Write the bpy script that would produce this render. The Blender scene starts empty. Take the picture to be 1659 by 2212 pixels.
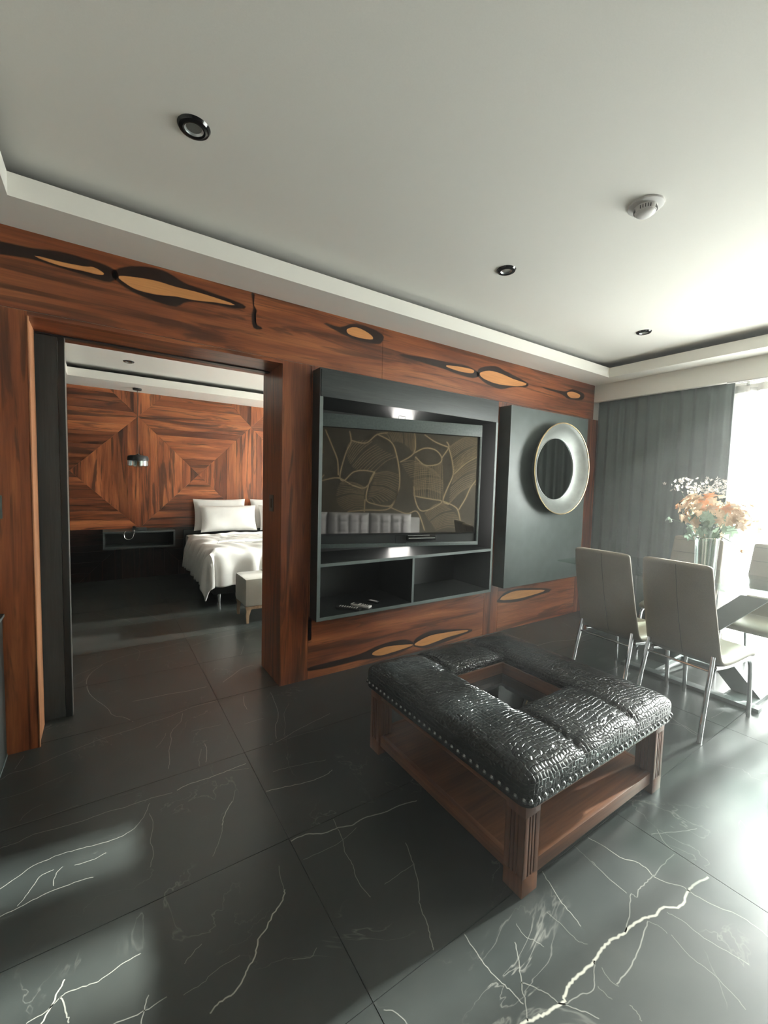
import bpy, bmesh, math, random
from mathutils import Vector, Matrix
R = math.radians
rnd = random.Random(7)
C = bpy.context.scene.collection

# ------------------------------------------------------------------ camera
F_PX, YAW, PITCH, ROLL = 909.4, R(33.774), R(3.805), R(1.511)
CAM = Vector((0.0, -2.892, 1.5))
cam_data = bpy.data.cameras.new('camera')
cam_data.sensor_fit = 'HORIZONTAL'
cam_data.sensor_width = 36.0
cam_data.lens = 36.0 * F_PX / 1659.0
cam_data.clip_start = 0.02
cam = bpy.data.objects.new('camera', cam_data)
C.objects.link(cam)
fwd = Vector((math.sin(YAW) * math.cos(PITCH), math.cos(YAW) * math.cos(PITCH), -math.sin(PITCH)))
rgt = Vector((math.cos(YAW), -math.sin(YAW), 0))
upv = rgt.cross(fwd)
r2 = rgt * math.cos(ROLL) + upv * math.sin(ROLL)
u2 = -rgt * math.sin(ROLL) + upv * math.cos(ROLL)
m = Matrix.Identity(4)
for i in range(3):
    m[i][0], m[i][1], m[i][2], m[i][3] = r2[i], u2[i], -fwd[i], CAM[i]
cam.matrix_world = m
bpy.context.scene.camera = cam

# ------------------------------------------------------------------ world, sun, daylight, exposure
SKY = 6.5
SUN = 64.0
SUN_EL, SUN_DY = 22.7, 0.094
WINDOW_W = 1300.0
BEDROOM_W = 1900.0
HAZE = 0.017
w = bpy.data.worlds.new('sky')
bpy.context.scene.world = w
w.use_nodes = True
wt = w.node_tree
bgn = wt.nodes['Background']
bgn.inputs[1].default_value = SKY
tcw = wt.nodes.new('ShaderNodeTexCoord'); sxz = wt.nodes.new('ShaderNodeSeparateXYZ'); crw = wt.nodes.new('ShaderNodeValToRGB')
wt.links.new(tcw.outputs['Generated'], sxz.inputs[0])
mrw = wt.nodes.new('ShaderNodeMapRange'); mrw.inputs['From Min'].default_value = -1; mrw.inputs['From Max'].default_value = 1
wt.links.new(sxz.outputs[2], mrw.inputs['Value']); wt.links.new(mrw.outputs[0], crw.inputs[0])
crw.color_ramp.elements[0].position = 0.46; crw.color_ramp.elements[0].color = (0.42, 0.41, 0.39, 1)   # ground
crw.color_ramp.elements[1].position = 0.52; crw.color_ramp.elements[1].color = (1.0, 0.985, 0.965, 1)  # bright overcast sky
wt.links.new(crw.outputs[0], bgn.inputs[0])
sd = bpy.data.lights.new('sun', 'SUN')
sd.energy = SUN
sd.angle = R(1.6)
sd.color = (1.0, 0.97, 0.93)
so = bpy.data.objects.new('sun', sd)
C.objects.link(so)
sdir = Vector((-math.cos(R(SUN_EL)), SUN_DY * math.cos(R(SUN_EL)), -math.sin(R(SUN_EL))))
so.rotation_euler = sdir.to_track_quat('-Z', 'Y').to_euler()
so.location = (9, -2, 4)


def daylight(name, loc, direction, sx, sy, power, col=(1, 0.975, 0.945)):
    """skylight coming in through a real window opening"""
    d = bpy.data.lights.new(name, 'AREA')
    d.shape = 'RECTANGLE'
    d.size, d.size_y, d.energy, d.color = sx, sy, power, col
    o = bpy.data.objects.new(name, d)
    o.location = loc
    o.rotation_euler = Vector(direction).to_track_quat('-Z', 'Y').to_euler()
    C.objects.link(o)
    return o


daylight('window_daylight', (6.2, -3.0, 2.35), (-1, 0, 0), 5.0, 2.7, WINDOW_W)
daylight('bedroom_daylight', (6.2, 2.9, 2.2), (-1, 0, 0), 4.2, 2.7, BEDROOM_W)
vs = bpy.context.scene.view_settings
vs.view_transform = 'Standard'
vs.look = 'None'
vs.gamma = 1.0
vs.use_curve_mapping = False
vs.exposure = 0.28
try:
    bpy.context.scene.cycles.max_bounces = 10
    bpy.context.scene.cycles.transparent_max_bounces = 12
    bpy.context.scene.cycles.diffuse_bounces = 5
    bpy.context.scene.cycles.caustics_reflective = False
    bpy.context.scene.cycles.caustics_refractive = False
    bpy.context.scene.cycles.sample_clamp_indirect = 6.0
    bpy.context.scene.cycles.use_denoising = True
except Exception:
    pass

# ------------------------------------------------------------------ measured figures: marble veins (x, y on the floor), veneer figure (x, z on the wall), leaf print
VEINS=[(0.7,[(-0.484,-0.228),(-0.442,-0.222),(-0.403,-0.188),(-0.327,-0.192),(-0.227,-0.144),(-0.118,-0.113),(-0.028,-0.083),(0.127,-0.065),(0.211,-0.043),(0.331,-0.027),
(0.463,0.016),(0.61,0.021)]),(0.7,[(-0.398,-0.74),(-0.365,-0.729),(-0.312,-0.73),(-0.264,-0.714),(-0.179,-0.726),(-0.097,-0.734),(0.003,-0.731),(0.062,-0.741),(0.164,-0.741),
(0.253,-0.752)]),(1.1,[(0.274,-0.75),(0.324,-0.734),(0.423,-0.738),(0.51,-0.732),(0.612,-0.723)]),(0.4,[(0.51,-0.732),(0.563,-0.753),(0.614,-0.769)]),(0.6,[(-0.2,0.928),
(-0.118,0.995),(-0.03,1.066),(0.078,1.144),(0.22,1.192),(0.309,1.199),(0.464,1.227),(0.597,1.259)]),(0.8,[(-0.023,1.063),(-0.092,0.941),(-0.119,0.808),(-0.109,0.631),
(-0.073,0.483),(-0.002,0.295),(0.033,0.166),(0.094,0.098),(0.134,0.023)]),(0.9,[(0.146,0.298),(0.261,0.29),(0.356,0.284),(0.478,0.266),(0.603,0.265)]),(0.7,[(0.607,1.109),
(0.749,1.172),(0.879,1.223),(1.045,1.236),(1.304,1.268)]),(0.8,[(0.719,0.277),(0.808,0.355),(0.904,0.438),(1.003,0.456)]),(0.3,[(0.199,1.328),(0.244,1.217),(0.229,1.093),
(0.21,1.013)]),(0.3,[(0.464,1.227),(0.52,1.169),(0.608,1.119)]),(0.3,[(-0.192,0.764),(-0.125,0.829),(-0.092,0.941)]),(0.3,[(0.21,1.013),(0.35,0.999),(0.565,1.042)]),
(0.6,[(0.403,-0.031),(0.38,-0.12),(0.32,-0.205),(0.303,-0.306),(0.282,-0.397),(0.272,-0.506),(0.258,-0.56)]),(0.4,[(0.289,-0.209),(0.261,-0.28),(0.226,-0.332)]),
(0.7,[(0.46,-0.433),(0.459,-0.505),(0.434,-0.605)]),(0.4,[(0.435,-0.47),(0.41,-0.553),(0.398,-0.619)]),(0.8,[(0.971,-0.05),(0.951,-0.188),(0.916,-0.365),(0.856,-0.481),
(0.821,-0.599)]),(0.4,[(1.027,-0.263),(0.956,-0.362),(0.914,-0.492),(0.876,-0.576)]),(0.6,[(0.796,-0.004),(0.77,-0.11),(0.766,-0.193)]),(0.8,[(0.768,-0.635),(0.841,-0.622),
(0.956,-0.578),(1.07,-0.549),(1.209,-0.515)]),(0.4,[(0.769,-0.632),(0.91,-0.631),(1.104,-0.644)]),(0.6,[(0.713,-0.86),(0.794,-0.871),(0.893,-0.895),(0.985,-0.92)]),
(1.0,[(0.623,-0.976),(0.706,-0.993),(0.817,-1.022),(0.921,-1.027),(0.975,-1.009)]),(0.4,[(0.418,-0.264),(0.492,-0.274),(0.58,-0.285)]),(0.4,[(0.703,-0.352),(0.825,-0.35)]),
(0.9,[(0.483,-0.959),(0.432,-1.024),(0.411,-1.081)]),(0.35,[(0.411,-1.081),(0.391,-1.135),(0.344,-1.215)]),(0.35,[(0.514,-0.89),(0.483,-0.959)]),(0.6,[(0.157,-0.772),
(0.133,-0.838),(0.092,-0.895),(0.042,-0.916),(-0.013,-0.916),(-0.092,-0.9),(-0.168,-0.889),(-0.21,-0.894),(-0.245,-0.897),(-0.332,-0.953)]),(0.4,[(0.152,-0.837),(0.16,-0.919),
(0.142,-1.002),(0.147,-1.071),(0.129,-1.141)]),(0.6,[(0.264,2.613),(0.365,2.391),(0.441,2.169),(0.501,1.994)]),(0.6,[(-0.068,2.605),(0.038,2.438),(0.174,2.227),(0.258,1.99)]),
(0.4,[(0.734,1.758),(0.869,1.718),(1.003,1.707)]),(0.25,[(-0.382,-0.617),(-0.273,-0.624),(-0.116,-0.617)]),(0.5,[(-0.396,-0.159),(-0.371,-0.047)]),(0.5,[(0.957,0.694),(1.0,0.791),
(1.037,0.899)]),(0.35,[(-0.417,-0.388),(-0.334,-0.389),(-0.242,-0.361),(-0.151,-0.335)]),(0.3,[(-0.323,-0.594),(-0.295,-0.546),(-0.249,-0.527)]),(1.5,[(0.624,-1.315),
(0.697,-1.313),(0.767,-1.349),(0.831,-1.354),(0.888,-1.375),(0.951,-1.368),(1.049,-1.389),(1.151,-1.395),(1.22,-1.413)]),(1.2,[(0.535,-1.502),(0.514,-1.534),(0.47,-1.564),
(0.435,-1.596),(0.401,-1.618),(0.382,-1.654),(0.353,-1.681),(0.329,-1.702),(0.297,-1.723),(0.258,-1.724),(0.228,-1.735)]),(0.35,[(0.551,-1.395),(0.538,-1.456),(0.531,-1.499)]),
(0.45,[(0.243,-1.534),(0.213,-1.547),(0.187,-1.565)]),(0.6,[(0.834,-1.303),(0.817,-1.422),(0.799,-1.477),(0.797,-1.538),(0.784,-1.588),(0.779,-1.64),(0.787,-1.692)]),
(0.4,[(0.627,-1.419),(0.729,-1.427),(0.817,-1.422),(0.899,-1.396)]),(0.7,[(-0.335,-1.083),(-0.266,-1.072),(-0.204,-1.062),(-0.124,-1.061),(-0.054,-1.072)]),(0.5,[(-0.269,-1.064),
(-0.246,-1.025),(-0.219,-0.968),(-0.179,-0.96)]),(0.6,[(-0.198,-1.49),(-0.154,-1.486),(-0.119,-1.464),(-0.081,-1.468),(-0.036,-1.477),(0.023,-1.464),(0.079,-1.461)]),
(1,[(-0.161,-1.513),(-0.138,-1.465),(-0.117,-1.418)]),(0.8,[(-0.101,-1.552),(-0.105,-1.524),(-0.124,-1.467)]),(0.6,[(0.002,-1.618),(0.073,-1.631),(0.132,-1.63)]),
(0.6,[(0.066,-1.659),(0.077,-1.621),(0.087,-1.596)]),(0.5,[(-0.114,-0.978),(-0.055,-0.985),(-0.01,-0.977)]),(0.5,[(-0.173,-1.041),(-0.17,-0.988),(-0.151,-0.961)]),
(0.4,[(0.475,-1.732),(0.524,-1.756),(0.553,-1.743)]),(0.3,[(0.172,-1.649),(0.222,-1.648),(0.278,-1.633),(0.34,-1.635)]),(2.4,[(0.921,-2.227),(0.955,-2.227),(0.988,-2.237),
(1.027,-2.247),(1.065,-2.255),(1.1,-2.261),(1.124,-2.25),(1.169,-2.244),(1.213,-2.247),(1.265,-2.25),(1.294,-2.249),(1.35,-2.244),(1.394,-2.247),(1.454,-2.259),(1.513,-2.261),
(1.569,-2.273),(1.605,-2.287),(1.657,-2.287),(1.721,-2.321),(1.804,-2.312),(1.865,-2.312),(1.946,-2.329)]),(0.9,[(1.716,-1.963),(1.735,-2.023),(1.74,-2.098),(1.772,-2.137),
(1.779,-2.177),(1.766,-2.217),(1.786,-2.257),(1.816,-2.292),(1.814,-2.323),(1.828,-2.384),(1.859,-2.442),(1.864,-2.492),(1.855,-2.543)]),(0.7,[(1.624,-2.042),(1.609,-2.112),
(1.605,-2.192)]),(0.8,[(1.414,-1.96),(1.394,-2.005),(1.367,-2.072),(1.357,-2.116),(1.347,-2.165)]),(0.8,[(0.989,-1.96),(0.983,-2.003),(0.977,-2.055),(0.981,-2.117),(0.99,-2.154),
(0.995,-2.201)]),(0.8,[(1.035,-1.572),(1.014,-1.637),(0.984,-1.713),(0.946,-1.776),(0.917,-1.819),(0.903,-1.875),(0.88,-1.921),(0.868,-1.95)]),(0.6,[(1.947,-2.208),(1.846,-2.208),
(1.768,-2.212)]),(0.7,[(2.026,-2.113),(1.978,-2.161),(1.966,-2.201)]),(0.7,[(1.963,-2.103),(2.065,-2.152),(2.126,-2.182),(2.186,-2.205)]),(0.7,[(1.773,-2.209),(1.718,-2.209),
(1.657,-2.208),(1.621,-2.217),(1.612,-2.201),(1.541,-2.232),(1.454,-2.259)]),(0.8,[(1.563,-2.283),(1.5,-2.297),(1.433,-2.313),(1.359,-2.321),(1.277,-2.323)]),(0.5,[(1.163,-2.04),
(1.153,-2.077),(1.167,-2.103),(1.181,-2.137)]),(0.7,[(1.112,-2.077),(1.077,-2.119),(1.041,-2.156),(1.011,-2.192),(0.975,-2.232)]),(0.7,[(1.034,-2.161),(1.06,-2.192),
(1.081,-2.233),(1.089,-2.258),(1.125,-2.3),(1.15,-2.338)]),(0.6,[(1.284,-2.25),(1.244,-2.27),(1.203,-2.29),(1.159,-2.279),(1.098,-2.266)]),(0.6,[(1.654,-2.304),(1.667,-2.349),
(1.666,-2.411),(1.681,-2.47),(1.694,-2.526)]),(0.5,[(1.58,-2.348),(1.56,-2.41),(1.564,-2.459),(1.551,-2.522),(1.536,-2.559)]),(0.5,[(1.563,-2.283),(1.576,-2.314),(1.575,-2.34)]),
(0.5,[(1.284,-2.273),(1.271,-2.302),(1.277,-2.327)]),(0.6,[(0.648,-1.992),(0.675,-2.022),(0.684,-2.054)]),(0.6,[(1.259,-2.369),(1.259,-2.389),(1.248,-2.407)]),
(0.5,[(1.629,-1.963),(1.623,-2.018),(1.614,-2.062)]),(0.4,[(1.287,-2.071),(1.293,-2.122),(1.292,-2.182),(1.311,-2.211)]),(0.4,[(1.223,-2.293),(1.224,-2.32),(1.227,-2.336)]),
(0.4,[(0.857,-1.678),(0.923,-1.675),(1.007,-1.669)]),(0.9,[(3.385,-0.456),(3.664,-0.473),(3.903,-0.545),(4.151,-0.529),(4.464,-0.563)]),(0.5,[(4.288,-0.152),(4.211,-0.32)]),
(0.7,[(3.04,-1.746),(3.073,-1.812),(3.038,-1.879),(3.048,-1.919)]),(0.7,[(3.133,-1.716),(3.097,-1.771),(3.076,-1.85),(3.05,-1.912)]),(0.5,[(2.458,-1.763),(2.583,-1.749),
(2.662,-1.751)]),(0.5,[(3.359,-1.105),(3.542,-1.122),(3.753,-1.119)]),(0.4,[(3.352,-1.868),(3.537,-1.878)])]
EYES=[('d',[(0.067,2.636),(0.123,2.685),(0.24,2.719),(0.342,2.716),(0.427,2.683),(0.549,2.67),(0.702,2.656),(0.795,2.636),(0.726,2.613),(0.583,2.607),(0.448,2.585),(0.383,2.54),
(0.279,2.542),(0.179,2.56),(0.103,2.593)]),('p',[(0.094,2.628),(0.18,2.645),(0.28,2.653),(0.383,2.648),(0.492,2.649),(0.606,2.643),(0.726,2.631),(0.606,2.619),(0.492,2.602),
(0.383,2.597),(0.279,2.581),(0.179,2.582),(0.122,2.604)]),('d',[(0.08,2.64),(0.03,2.668),(-0.067,2.675),(-0.176,2.676),(-0.295,2.657),(-0.465,2.645),(-0.467,2.593),(-0.296,2.609),
(-0.177,2.601),(-0.051,2.592),(0.048,2.589)]),('p',[(0.021,2.623),(-0.024,2.641),(-0.067,2.633),(-0.177,2.626),(-0.273,2.626),(-0.177,2.611),(-0.068,2.613),(-0.006,2.613)]),
('d',[(2.954,2.558),(2.988,2.615),(3.188,2.667),(3.322,2.645),(3.519,2.614),(3.691,2.576),(3.64,2.54),(3.469,2.518),(3.28,2.469),(3.096,2.486),(2.993,2.522)]),('p',[(2.99,2.573),
(3.114,2.611),(3.271,2.61),(3.464,2.587),(3.667,2.572),(3.525,2.532),(3.251,2.509),(3.094,2.52),(3.005,2.541)]),('d',[(2.966,2.56),(2.82,2.603),(2.592,2.596),(2.317,2.586),
(2.045,2.565),(2.319,2.547),(2.529,2.537),(2.708,2.518),(2.896,2.515)]),('p',[(2.56,2.566),(2.751,2.583),(2.892,2.582),(2.882,2.555),(2.753,2.545),(2.616,2.552)]),
('d',[(3.943,2.575),(4.324,2.584),(4.479,2.633),(4.702,2.612),(4.671,2.544),(4.418,2.521),(4.274,2.557)]),('p',[(4.377,2.577),(4.481,2.606),(4.629,2.591),(4.596,2.555),
(4.451,2.54)]),('d',[(1.363,2.662),(1.497,2.658),(1.635,2.716),(1.865,2.69),(1.867,2.632),(1.806,2.606),(1.597,2.605)]),('p',[(1.556,2.658),(1.635,2.689),(1.74,2.67),
(1.784,2.637),(1.678,2.622),(1.576,2.628)]),('d',[(2.284,0.082),(2.326,0.127),(2.414,0.153),(2.535,0.161),(2.728,0.134),(3.021,0.083),(2.9,0.059),(2.733,0.039),(2.542,0.02),
(2.419,0.02),(2.314,0.053)]),('p',[(2.306,0.078),(2.386,0.104),(2.491,0.121),(2.648,0.117),(2.812,0.107),(2.968,0.086),(2.848,0.075),(2.699,0.071),(2.571,0.057),(2.418,0.044),
(2.329,0.062)]),('d',[(2.291,0.081),(2.197,0.134),(2.045,0.145),(1.888,0.131),(1.739,0.101),(1.504,0.093),(1.297,0.088),(1.297,0.067),(1.505,0.056),(1.716,0.058),(1.891,0.042),
(2.049,0.031),(2.214,0.049)]),('p',[(1.851,0.078),(1.915,0.104),(2.019,0.111),(2.156,0.095),(2.284,0.076),(2.157,0.061),(2.048,0.054),(1.942,0.051)]),('d',[(3.378,0.341),
(3.53,0.41),(3.831,0.404),(4.281,0.336),(3.998,0.301),(3.687,0.28),(3.394,0.31)]),('p',[(3.406,0.337),(3.59,0.393),(3.833,0.383),(4.16,0.344),(3.932,0.32),(3.685,0.311)]),
('d',[(0.839,2.735),(0.852,2.726),(0.846,2.661),(0.868,2.629),(0.853,2.587),(0.866,2.54),(0.906,2.523),(0.853,2.518),(0.842,2.591),(0.852,2.65)])]
LEAFLINES=[[(1.09,2.46),(1.23,2.14),(1.32,1.91),(1.34,1.64)],[(1.53,2.45),(1.56,2.25),(1.47,2.05),(1.37,1.64),(1.44,1.54),(1.61,1.7),(1.81,1.74),(2.01,1.71)],[(1.56,2.28),
(1.83,2.24),(2.03,2.4),(2.23,2.44)],[(1.04,1.53),(1.34,1.59),(1.61,1.46),(1.85,1.43),(2.01,1.71)],[(2.03,2.41),(2.3,2.27),(2.41,2.01),(2.47,1.67),(2.46,1.4),(2.37,1.16),
(2.27,1.09),(2.03,1.12),(1.86,1.21),(1.92,1.55),(2.01,1.73)],[(2.47,1.91),(2.72,2.08),(2.74,2.35),(2.71,2.49)],[(2.72,2.08),(2.92,2.18),(3.13,2.15),(3.25,2.0),(3.17,1.89),
(2.93,1.87),(2.75,2.02)],[(3.24,2.0),(3.37,2.21),(3.33,2.31)],[(2.91,2.43),(3.12,2.3),(3.37,2.21)],[(3.37,2.21),(3.45,1.94),(3.47,1.7),(3.36,1.42),(3.3,1.21),
(3.41,1.15)],[(2.74,1.3),(2.88,1.27),(3.09,1.24),(3.28,1.2),(3.1,1.07),(2.89,1.02),(2.78,1.2),(2.74,1.47)],[(3.3,1.21),(3.51,1.12),(3.6,1.01),(3.67,0.67)],[(3.6,1.05),(3.72,1.26),
(3.81,1.47),(3.93,1.64)],[(2.46,1.4),(2.3,1.05),(1.86,1.01),(1.52,0.97)],[(3.47,1.7),(3.69,1.91),(3.91,2.05)],[(1.84,1.21),(1.83,0.97)],[(2.27,1.09),(2.61,0.96),(2.82,1.0),
(2.97,0.65)]]
LEAFFANS=[([(1.47,2.05),(1.54,1.88),(1.67,1.75),(2.01,1.73)],[(1.56,2.25),(1.9,2.29),(2.14,2.13),(2.41,2.01)]),([(2.01,1.69),(1.98,1.52),(1.92,1.38),(1.89,1.21)],[(2.46,1.67),
(2.46,1.4),(2.37,1.23),(2.03,1.12)]),([(2.77,1.41),(2.73,1.54),(2.59,1.74),(2.47,1.91)],[(3.26,1.35),(3.29,1.56),(3.14,1.76),(2.93,1.87)]),([(3.41,1.15),(3.43,1.42),(3.47,1.63),
(3.47,1.83)],[(3.81,1.5),(3.89,1.71),(3.9,1.98),(3.88,2.26)]),([(2.72,2.08),(2.58,2.21),(2.44,2.28),(2.3,2.27)],[(2.74,2.42),(2.57,2.48),(2.37,2.48),(2.16,2.43)]),([(2.96,0.97),
(3.03,0.86),(3.11,0.76),(3.18,0.66)],[(3.3,1.18),(3.44,1.08),(3.59,0.91),(3.63,0.7)]),([(1.85,1.42),(1.82,1.31),(1.82,1.21),(1.83,1.04)],[(1.38,1.51),(1.31,1.3),(1.35,1.1),
(1.52,0.97)]),([(2.75,2.02),(2.93,1.87),(3.14,1.88),(3.25,1.96)],[(2.74,1.3),(2.92,1.27),(3.12,1.24),(3.3,1.21)]),([(3.37,2.21),(3.41,2.04),(3.45,1.83),(3.47,1.7)],[(3.88,2.46),
(3.9,2.32),(3.91,2.15),(3.91,2.05)])]

# ------------------------------------------------------------------ helpers: objects


def tag(o, label=None, cat=None, group=None, kind=None):
    if label: o['label'] = label
    if cat: o['category'] = cat
    if group: o['group'] = group
    if kind: o['kind'] = kind
    return o


def empty(name, loc=(0, 0, 0), rz=0.0, label=None, cat=None, group=None, kind=None):
    o = bpy.data.objects.new(name, None)
    o.empty_display_size = 0.1
    o.location = loc
    o.rotation_euler = (0, 0, rz)
    C.objects.link(o)
    return tag(o, label, cat, group, kind)


def B():
    bm = bmesh.new()
    bm.verts.layers.float_color.new('paint')
    bm.verts.layers.float.new('paint_alpha')
    return bm


def build(name, bm, mats, parent=None, smooth=False, loc=None, rot=None):
    bmesh.ops.recalc_face_normals(bm, faces=bm.faces[:]) if smooth != 'raw' else None
    me = bpy.data.meshes.new(name)
    if smooth is True:
        for f in bm.faces: f.smooth = True
    bm.to_mesh(me)
    bm.free()
    if not isinstance(mats, (list, tuple)): mats = [mats]
    for mt in mats: me.materials.append(mt)
    if smooth is True:
        try: me.set_sharp_from_angle(angle=R(40))
        except Exception: pass
    o = bpy.data.objects.new(name, me)
    C.objects.link(o)
    if parent: o.parent = parent
    if loc is not None: o.location = loc
    if rot is not None: o.rotation_euler = rot
    return o


def copy_tree(o, parent=None):
    c = o.copy()
    C.objects.link(c)
    if parent: c.parent = parent
    for ch in list(o.children):
        copy_tree(ch, c)
    return c


def box(bm, x0, x1, y0, y1, z0, z1, bev=0.0, mat=0):
    if x1 < x0: x0, x1 = x1, x0
    if y1 < y0: y0, y1 = y1, y0
    if z1 < z0: z0, z1 = z1, z0
    v = [bm.verts.new((x, y, z)) for x in (x0, x1) for y in (y0, y1) for z in (z0, z1)]
    idx = ((0, 1, 3, 2), (4, 6, 7, 5), (0, 4, 5, 1), (2, 3, 7, 6), (0, 2, 6, 4), (1, 5, 7, 3))
    fs = [bm.faces.new([v[i] for i in q]) for q in idx]
    for f in fs: f.material_index = mat
    if bev > 0:
        es = list({e for f in fs for e in f.edges})
        r = bmesh.ops.bevel(bm, geom=es, offset=bev, segments=2, affect='EDGES', profile=0.6)
        for f in r['faces']: f.material_index = mat
    return fs


def bx(name, b, mat, parent=None, bev=0.0, **k):
    bm = B()
    box(bm, *b, bev=bev)
    return build(name, bm, mat, parent, smooth=(bev > 0), **k)


def frame_basis(d):
    d = d.normalized()
    a = Vector((0, 0, 1)) if abs(d.z) < 0.9 else Vector((1, 0, 0))
    s = d.cross(a).normalized()
    return s, s.cross(d).normalized()


def tube(bm, pts, r, seg=10, mat=0, flat=1.0, caps=True):
    """tube through points; flat scales the second cross axis"""
    pts = [Vector(p) for p in pts]
    n = len(pts)
    rad = r if isinstance(r, (list, tuple)) else [r] * n
    rings = []
    s_prev = None
    for i, p in enumerate(pts):
        d = (pts[min(i + 1, n - 1)] - pts[max(i - 1, 0)])
        s, t = frame_basis(d)
        if s_prev is not None:
            s = (s_prev - d.normalized() * s_prev.dot(d.normalized())).normalized()
            t = s.cross(d.normalized()).normalized()
        s_prev = s
        rings.append([bm.verts.new(p + s * math.cos(a) * rad[i] + t * math.sin(a) * rad[i] * flat)
                      for a in [2 * math.pi * k / seg for k in range(seg)]])
    for i in range(n - 1):
        for k in range(seg):
            f = bm.faces.new((rings[i][k], rings[i][(k + 1) % seg], rings[i + 1][(k + 1) % seg], rings[i + 1][k]))
            f.material_index = mat
    if caps:
        for rg in (rings[0], rings[-1]):
            f = bm.faces.new(rg); f.material_index = mat
    return rings


def lathe(bm, prof, seg=32, center=(0, 0, 0), mat=0, axis='z', cap=True):
    cx, cy, cz = center
    rings = []
    for r, h in prof:
        if r < 1e-6:
            p = (0, 0, h)
            q = p if axis == 'z' else (0, -h, 0)
            rings.append([bm.verts.new((cx + q[0], cy + q[1], cz + q[2]))])
            continue
        rg = []
        for k in range(seg):
            a = 2 * math.pi * k / seg
            q = (r * math.cos(a), r * math.sin(a), h) if axis == 'z' else (r * math.cos(a), -h, r * math.sin(a))
            rg.append(bm.verts.new((cx + q[0], cy + q[1], cz + q[2])))
        rings.append(rg)
    for a, b in zip(rings, rings[1:]):
        for k in range(seg):
            k2 = (k + 1) % seg
            if len(a) == 1 and len(b) == 1: continue
            if len(a) == 1: f = bm.faces.new((a[0], b[k], b[k2]))
            elif len(b) == 1: f = bm.faces.new((a[k], b[0], a[k2]))
            else: f = bm.faces.new((a[k], b[k], b[k2], a[k2]))
            f.material_index = mat


def smooth_path(pts, n=6, closed=False):
    P = [Vector(p) for p in pts]
    out = []
    L = len(P)
    rng = range(L) if closed else range(L - 1)
    for i in rng:
        p0 = P[(i - 1) % L] if closed or i > 0 else P[i]
        p1, p2 = P[i], P[(i + 1) % L]
        p3 = P[(i + 2) % L] if closed or i + 2 < L else P[(i + 1) % L]
        for k in range(n):
            t = k / n
            out.append(0.5 * ((2 * p1) + (p2 - p0) * t + (2 * p0 - 5 * p1 + 4 * p2 - p3) * t * t + (3 * p1 - p0 - 3 * p2 + p3) * t ** 3))
    if not closed: out.append(P[-1])
    return out


def ribbon(bm, pts, width, col, place, taper=True, alpha=1.0, mat=0):
    """soft-edged inlaid line: pts 2D; place(u,v)->3D; paint fades at the edges"""
    lay = bm.verts.layers.float_color['paint']
    la = bm.verts.layers.float['paint_alpha']
    n = len(pts)
    if n < 2: return
    rows = []
    for i in range(n):
        a, b = pts[max(i - 1, 0)], pts[min(i + 1, n - 1)]
        d = Vector((b[0] - a[0], b[1] - a[1]))
        if d.length < 1e-7: d = Vector((1, 0))
        d.normalize()
        nn = Vector((-d.y, d.x))
        k = 1.0
        if taper:
            e = min(i, n - 1 - i) / max(1, (n - 1) * 0.25)
            k = min(1.0, 0.35 + 0.65 * e)
        row = []
        for s, al in ((-1, 0), (-0.35, 1), (0.35, 1), (1, 0)):
            v = bm.verts.new(place(pts[i][0] + nn.x * s * width * k, pts[i][1] + nn.y * s * width * k))
            v[lay] = (*col, 1); v[la] = al * alpha * (k if taper else 1)
            row.append(v)
        rows.append(row)
    for a, b in zip(rows, rows[1:]):
        for k in range(3):
            f = bm.faces.new((a[k], a[k + 1], b[k + 1], b[k])); f.material_index = mat


def patch(bm, poly, col, place, feather=0.01, alpha=1.0, mat=0, n=5):
    """soft-edged painted figure"""
    lay = bm.verts.layers.float_color['paint']
    la = bm.verts.layers.float['paint_alpha']
    P = smooth_path([(p[0], p[1], 0) for p in poly], n, True)
    L = len(P)
    area = sum(P[i].x * P[(i + 1) % L].y - P[(i + 1) % L].x * P[i].y for i in range(L))
    sg = 1 if area > 0 else -1
    inner, outer = [], []
    for i in range(L):
        d = P[(i + 1) % L] - P[i - 1]
        if d.length < 1e-9: d = Vector((1, 0, 0))
        d.normalize()
        nn = Vector((d.y, -d.x, 0)) * sg
        v = bm.verts.new(place(P[i].x, P[i].y)); v[lay] = (*col, 1); v[la] = alpha
        q = P[i] + nn * feather
        o = bm.verts.new(place(q.x, q.y)); o[lay] = (*col, 1); o[la] = 0
        inner.append(v); outer.append(o)
    fs = [bm.faces.new(inner)]
    for i in range(L):
        j = (i + 1) % L
        fs.append(bm.faces.new((inner[i], inner[j], outer[j], outer[i])))
    for f in fs: f.material_index = mat
    bmesh.ops.triangulate(bm, faces=[fs[0]])

# ------------------------------------------------------------------ helpers: materials


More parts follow.
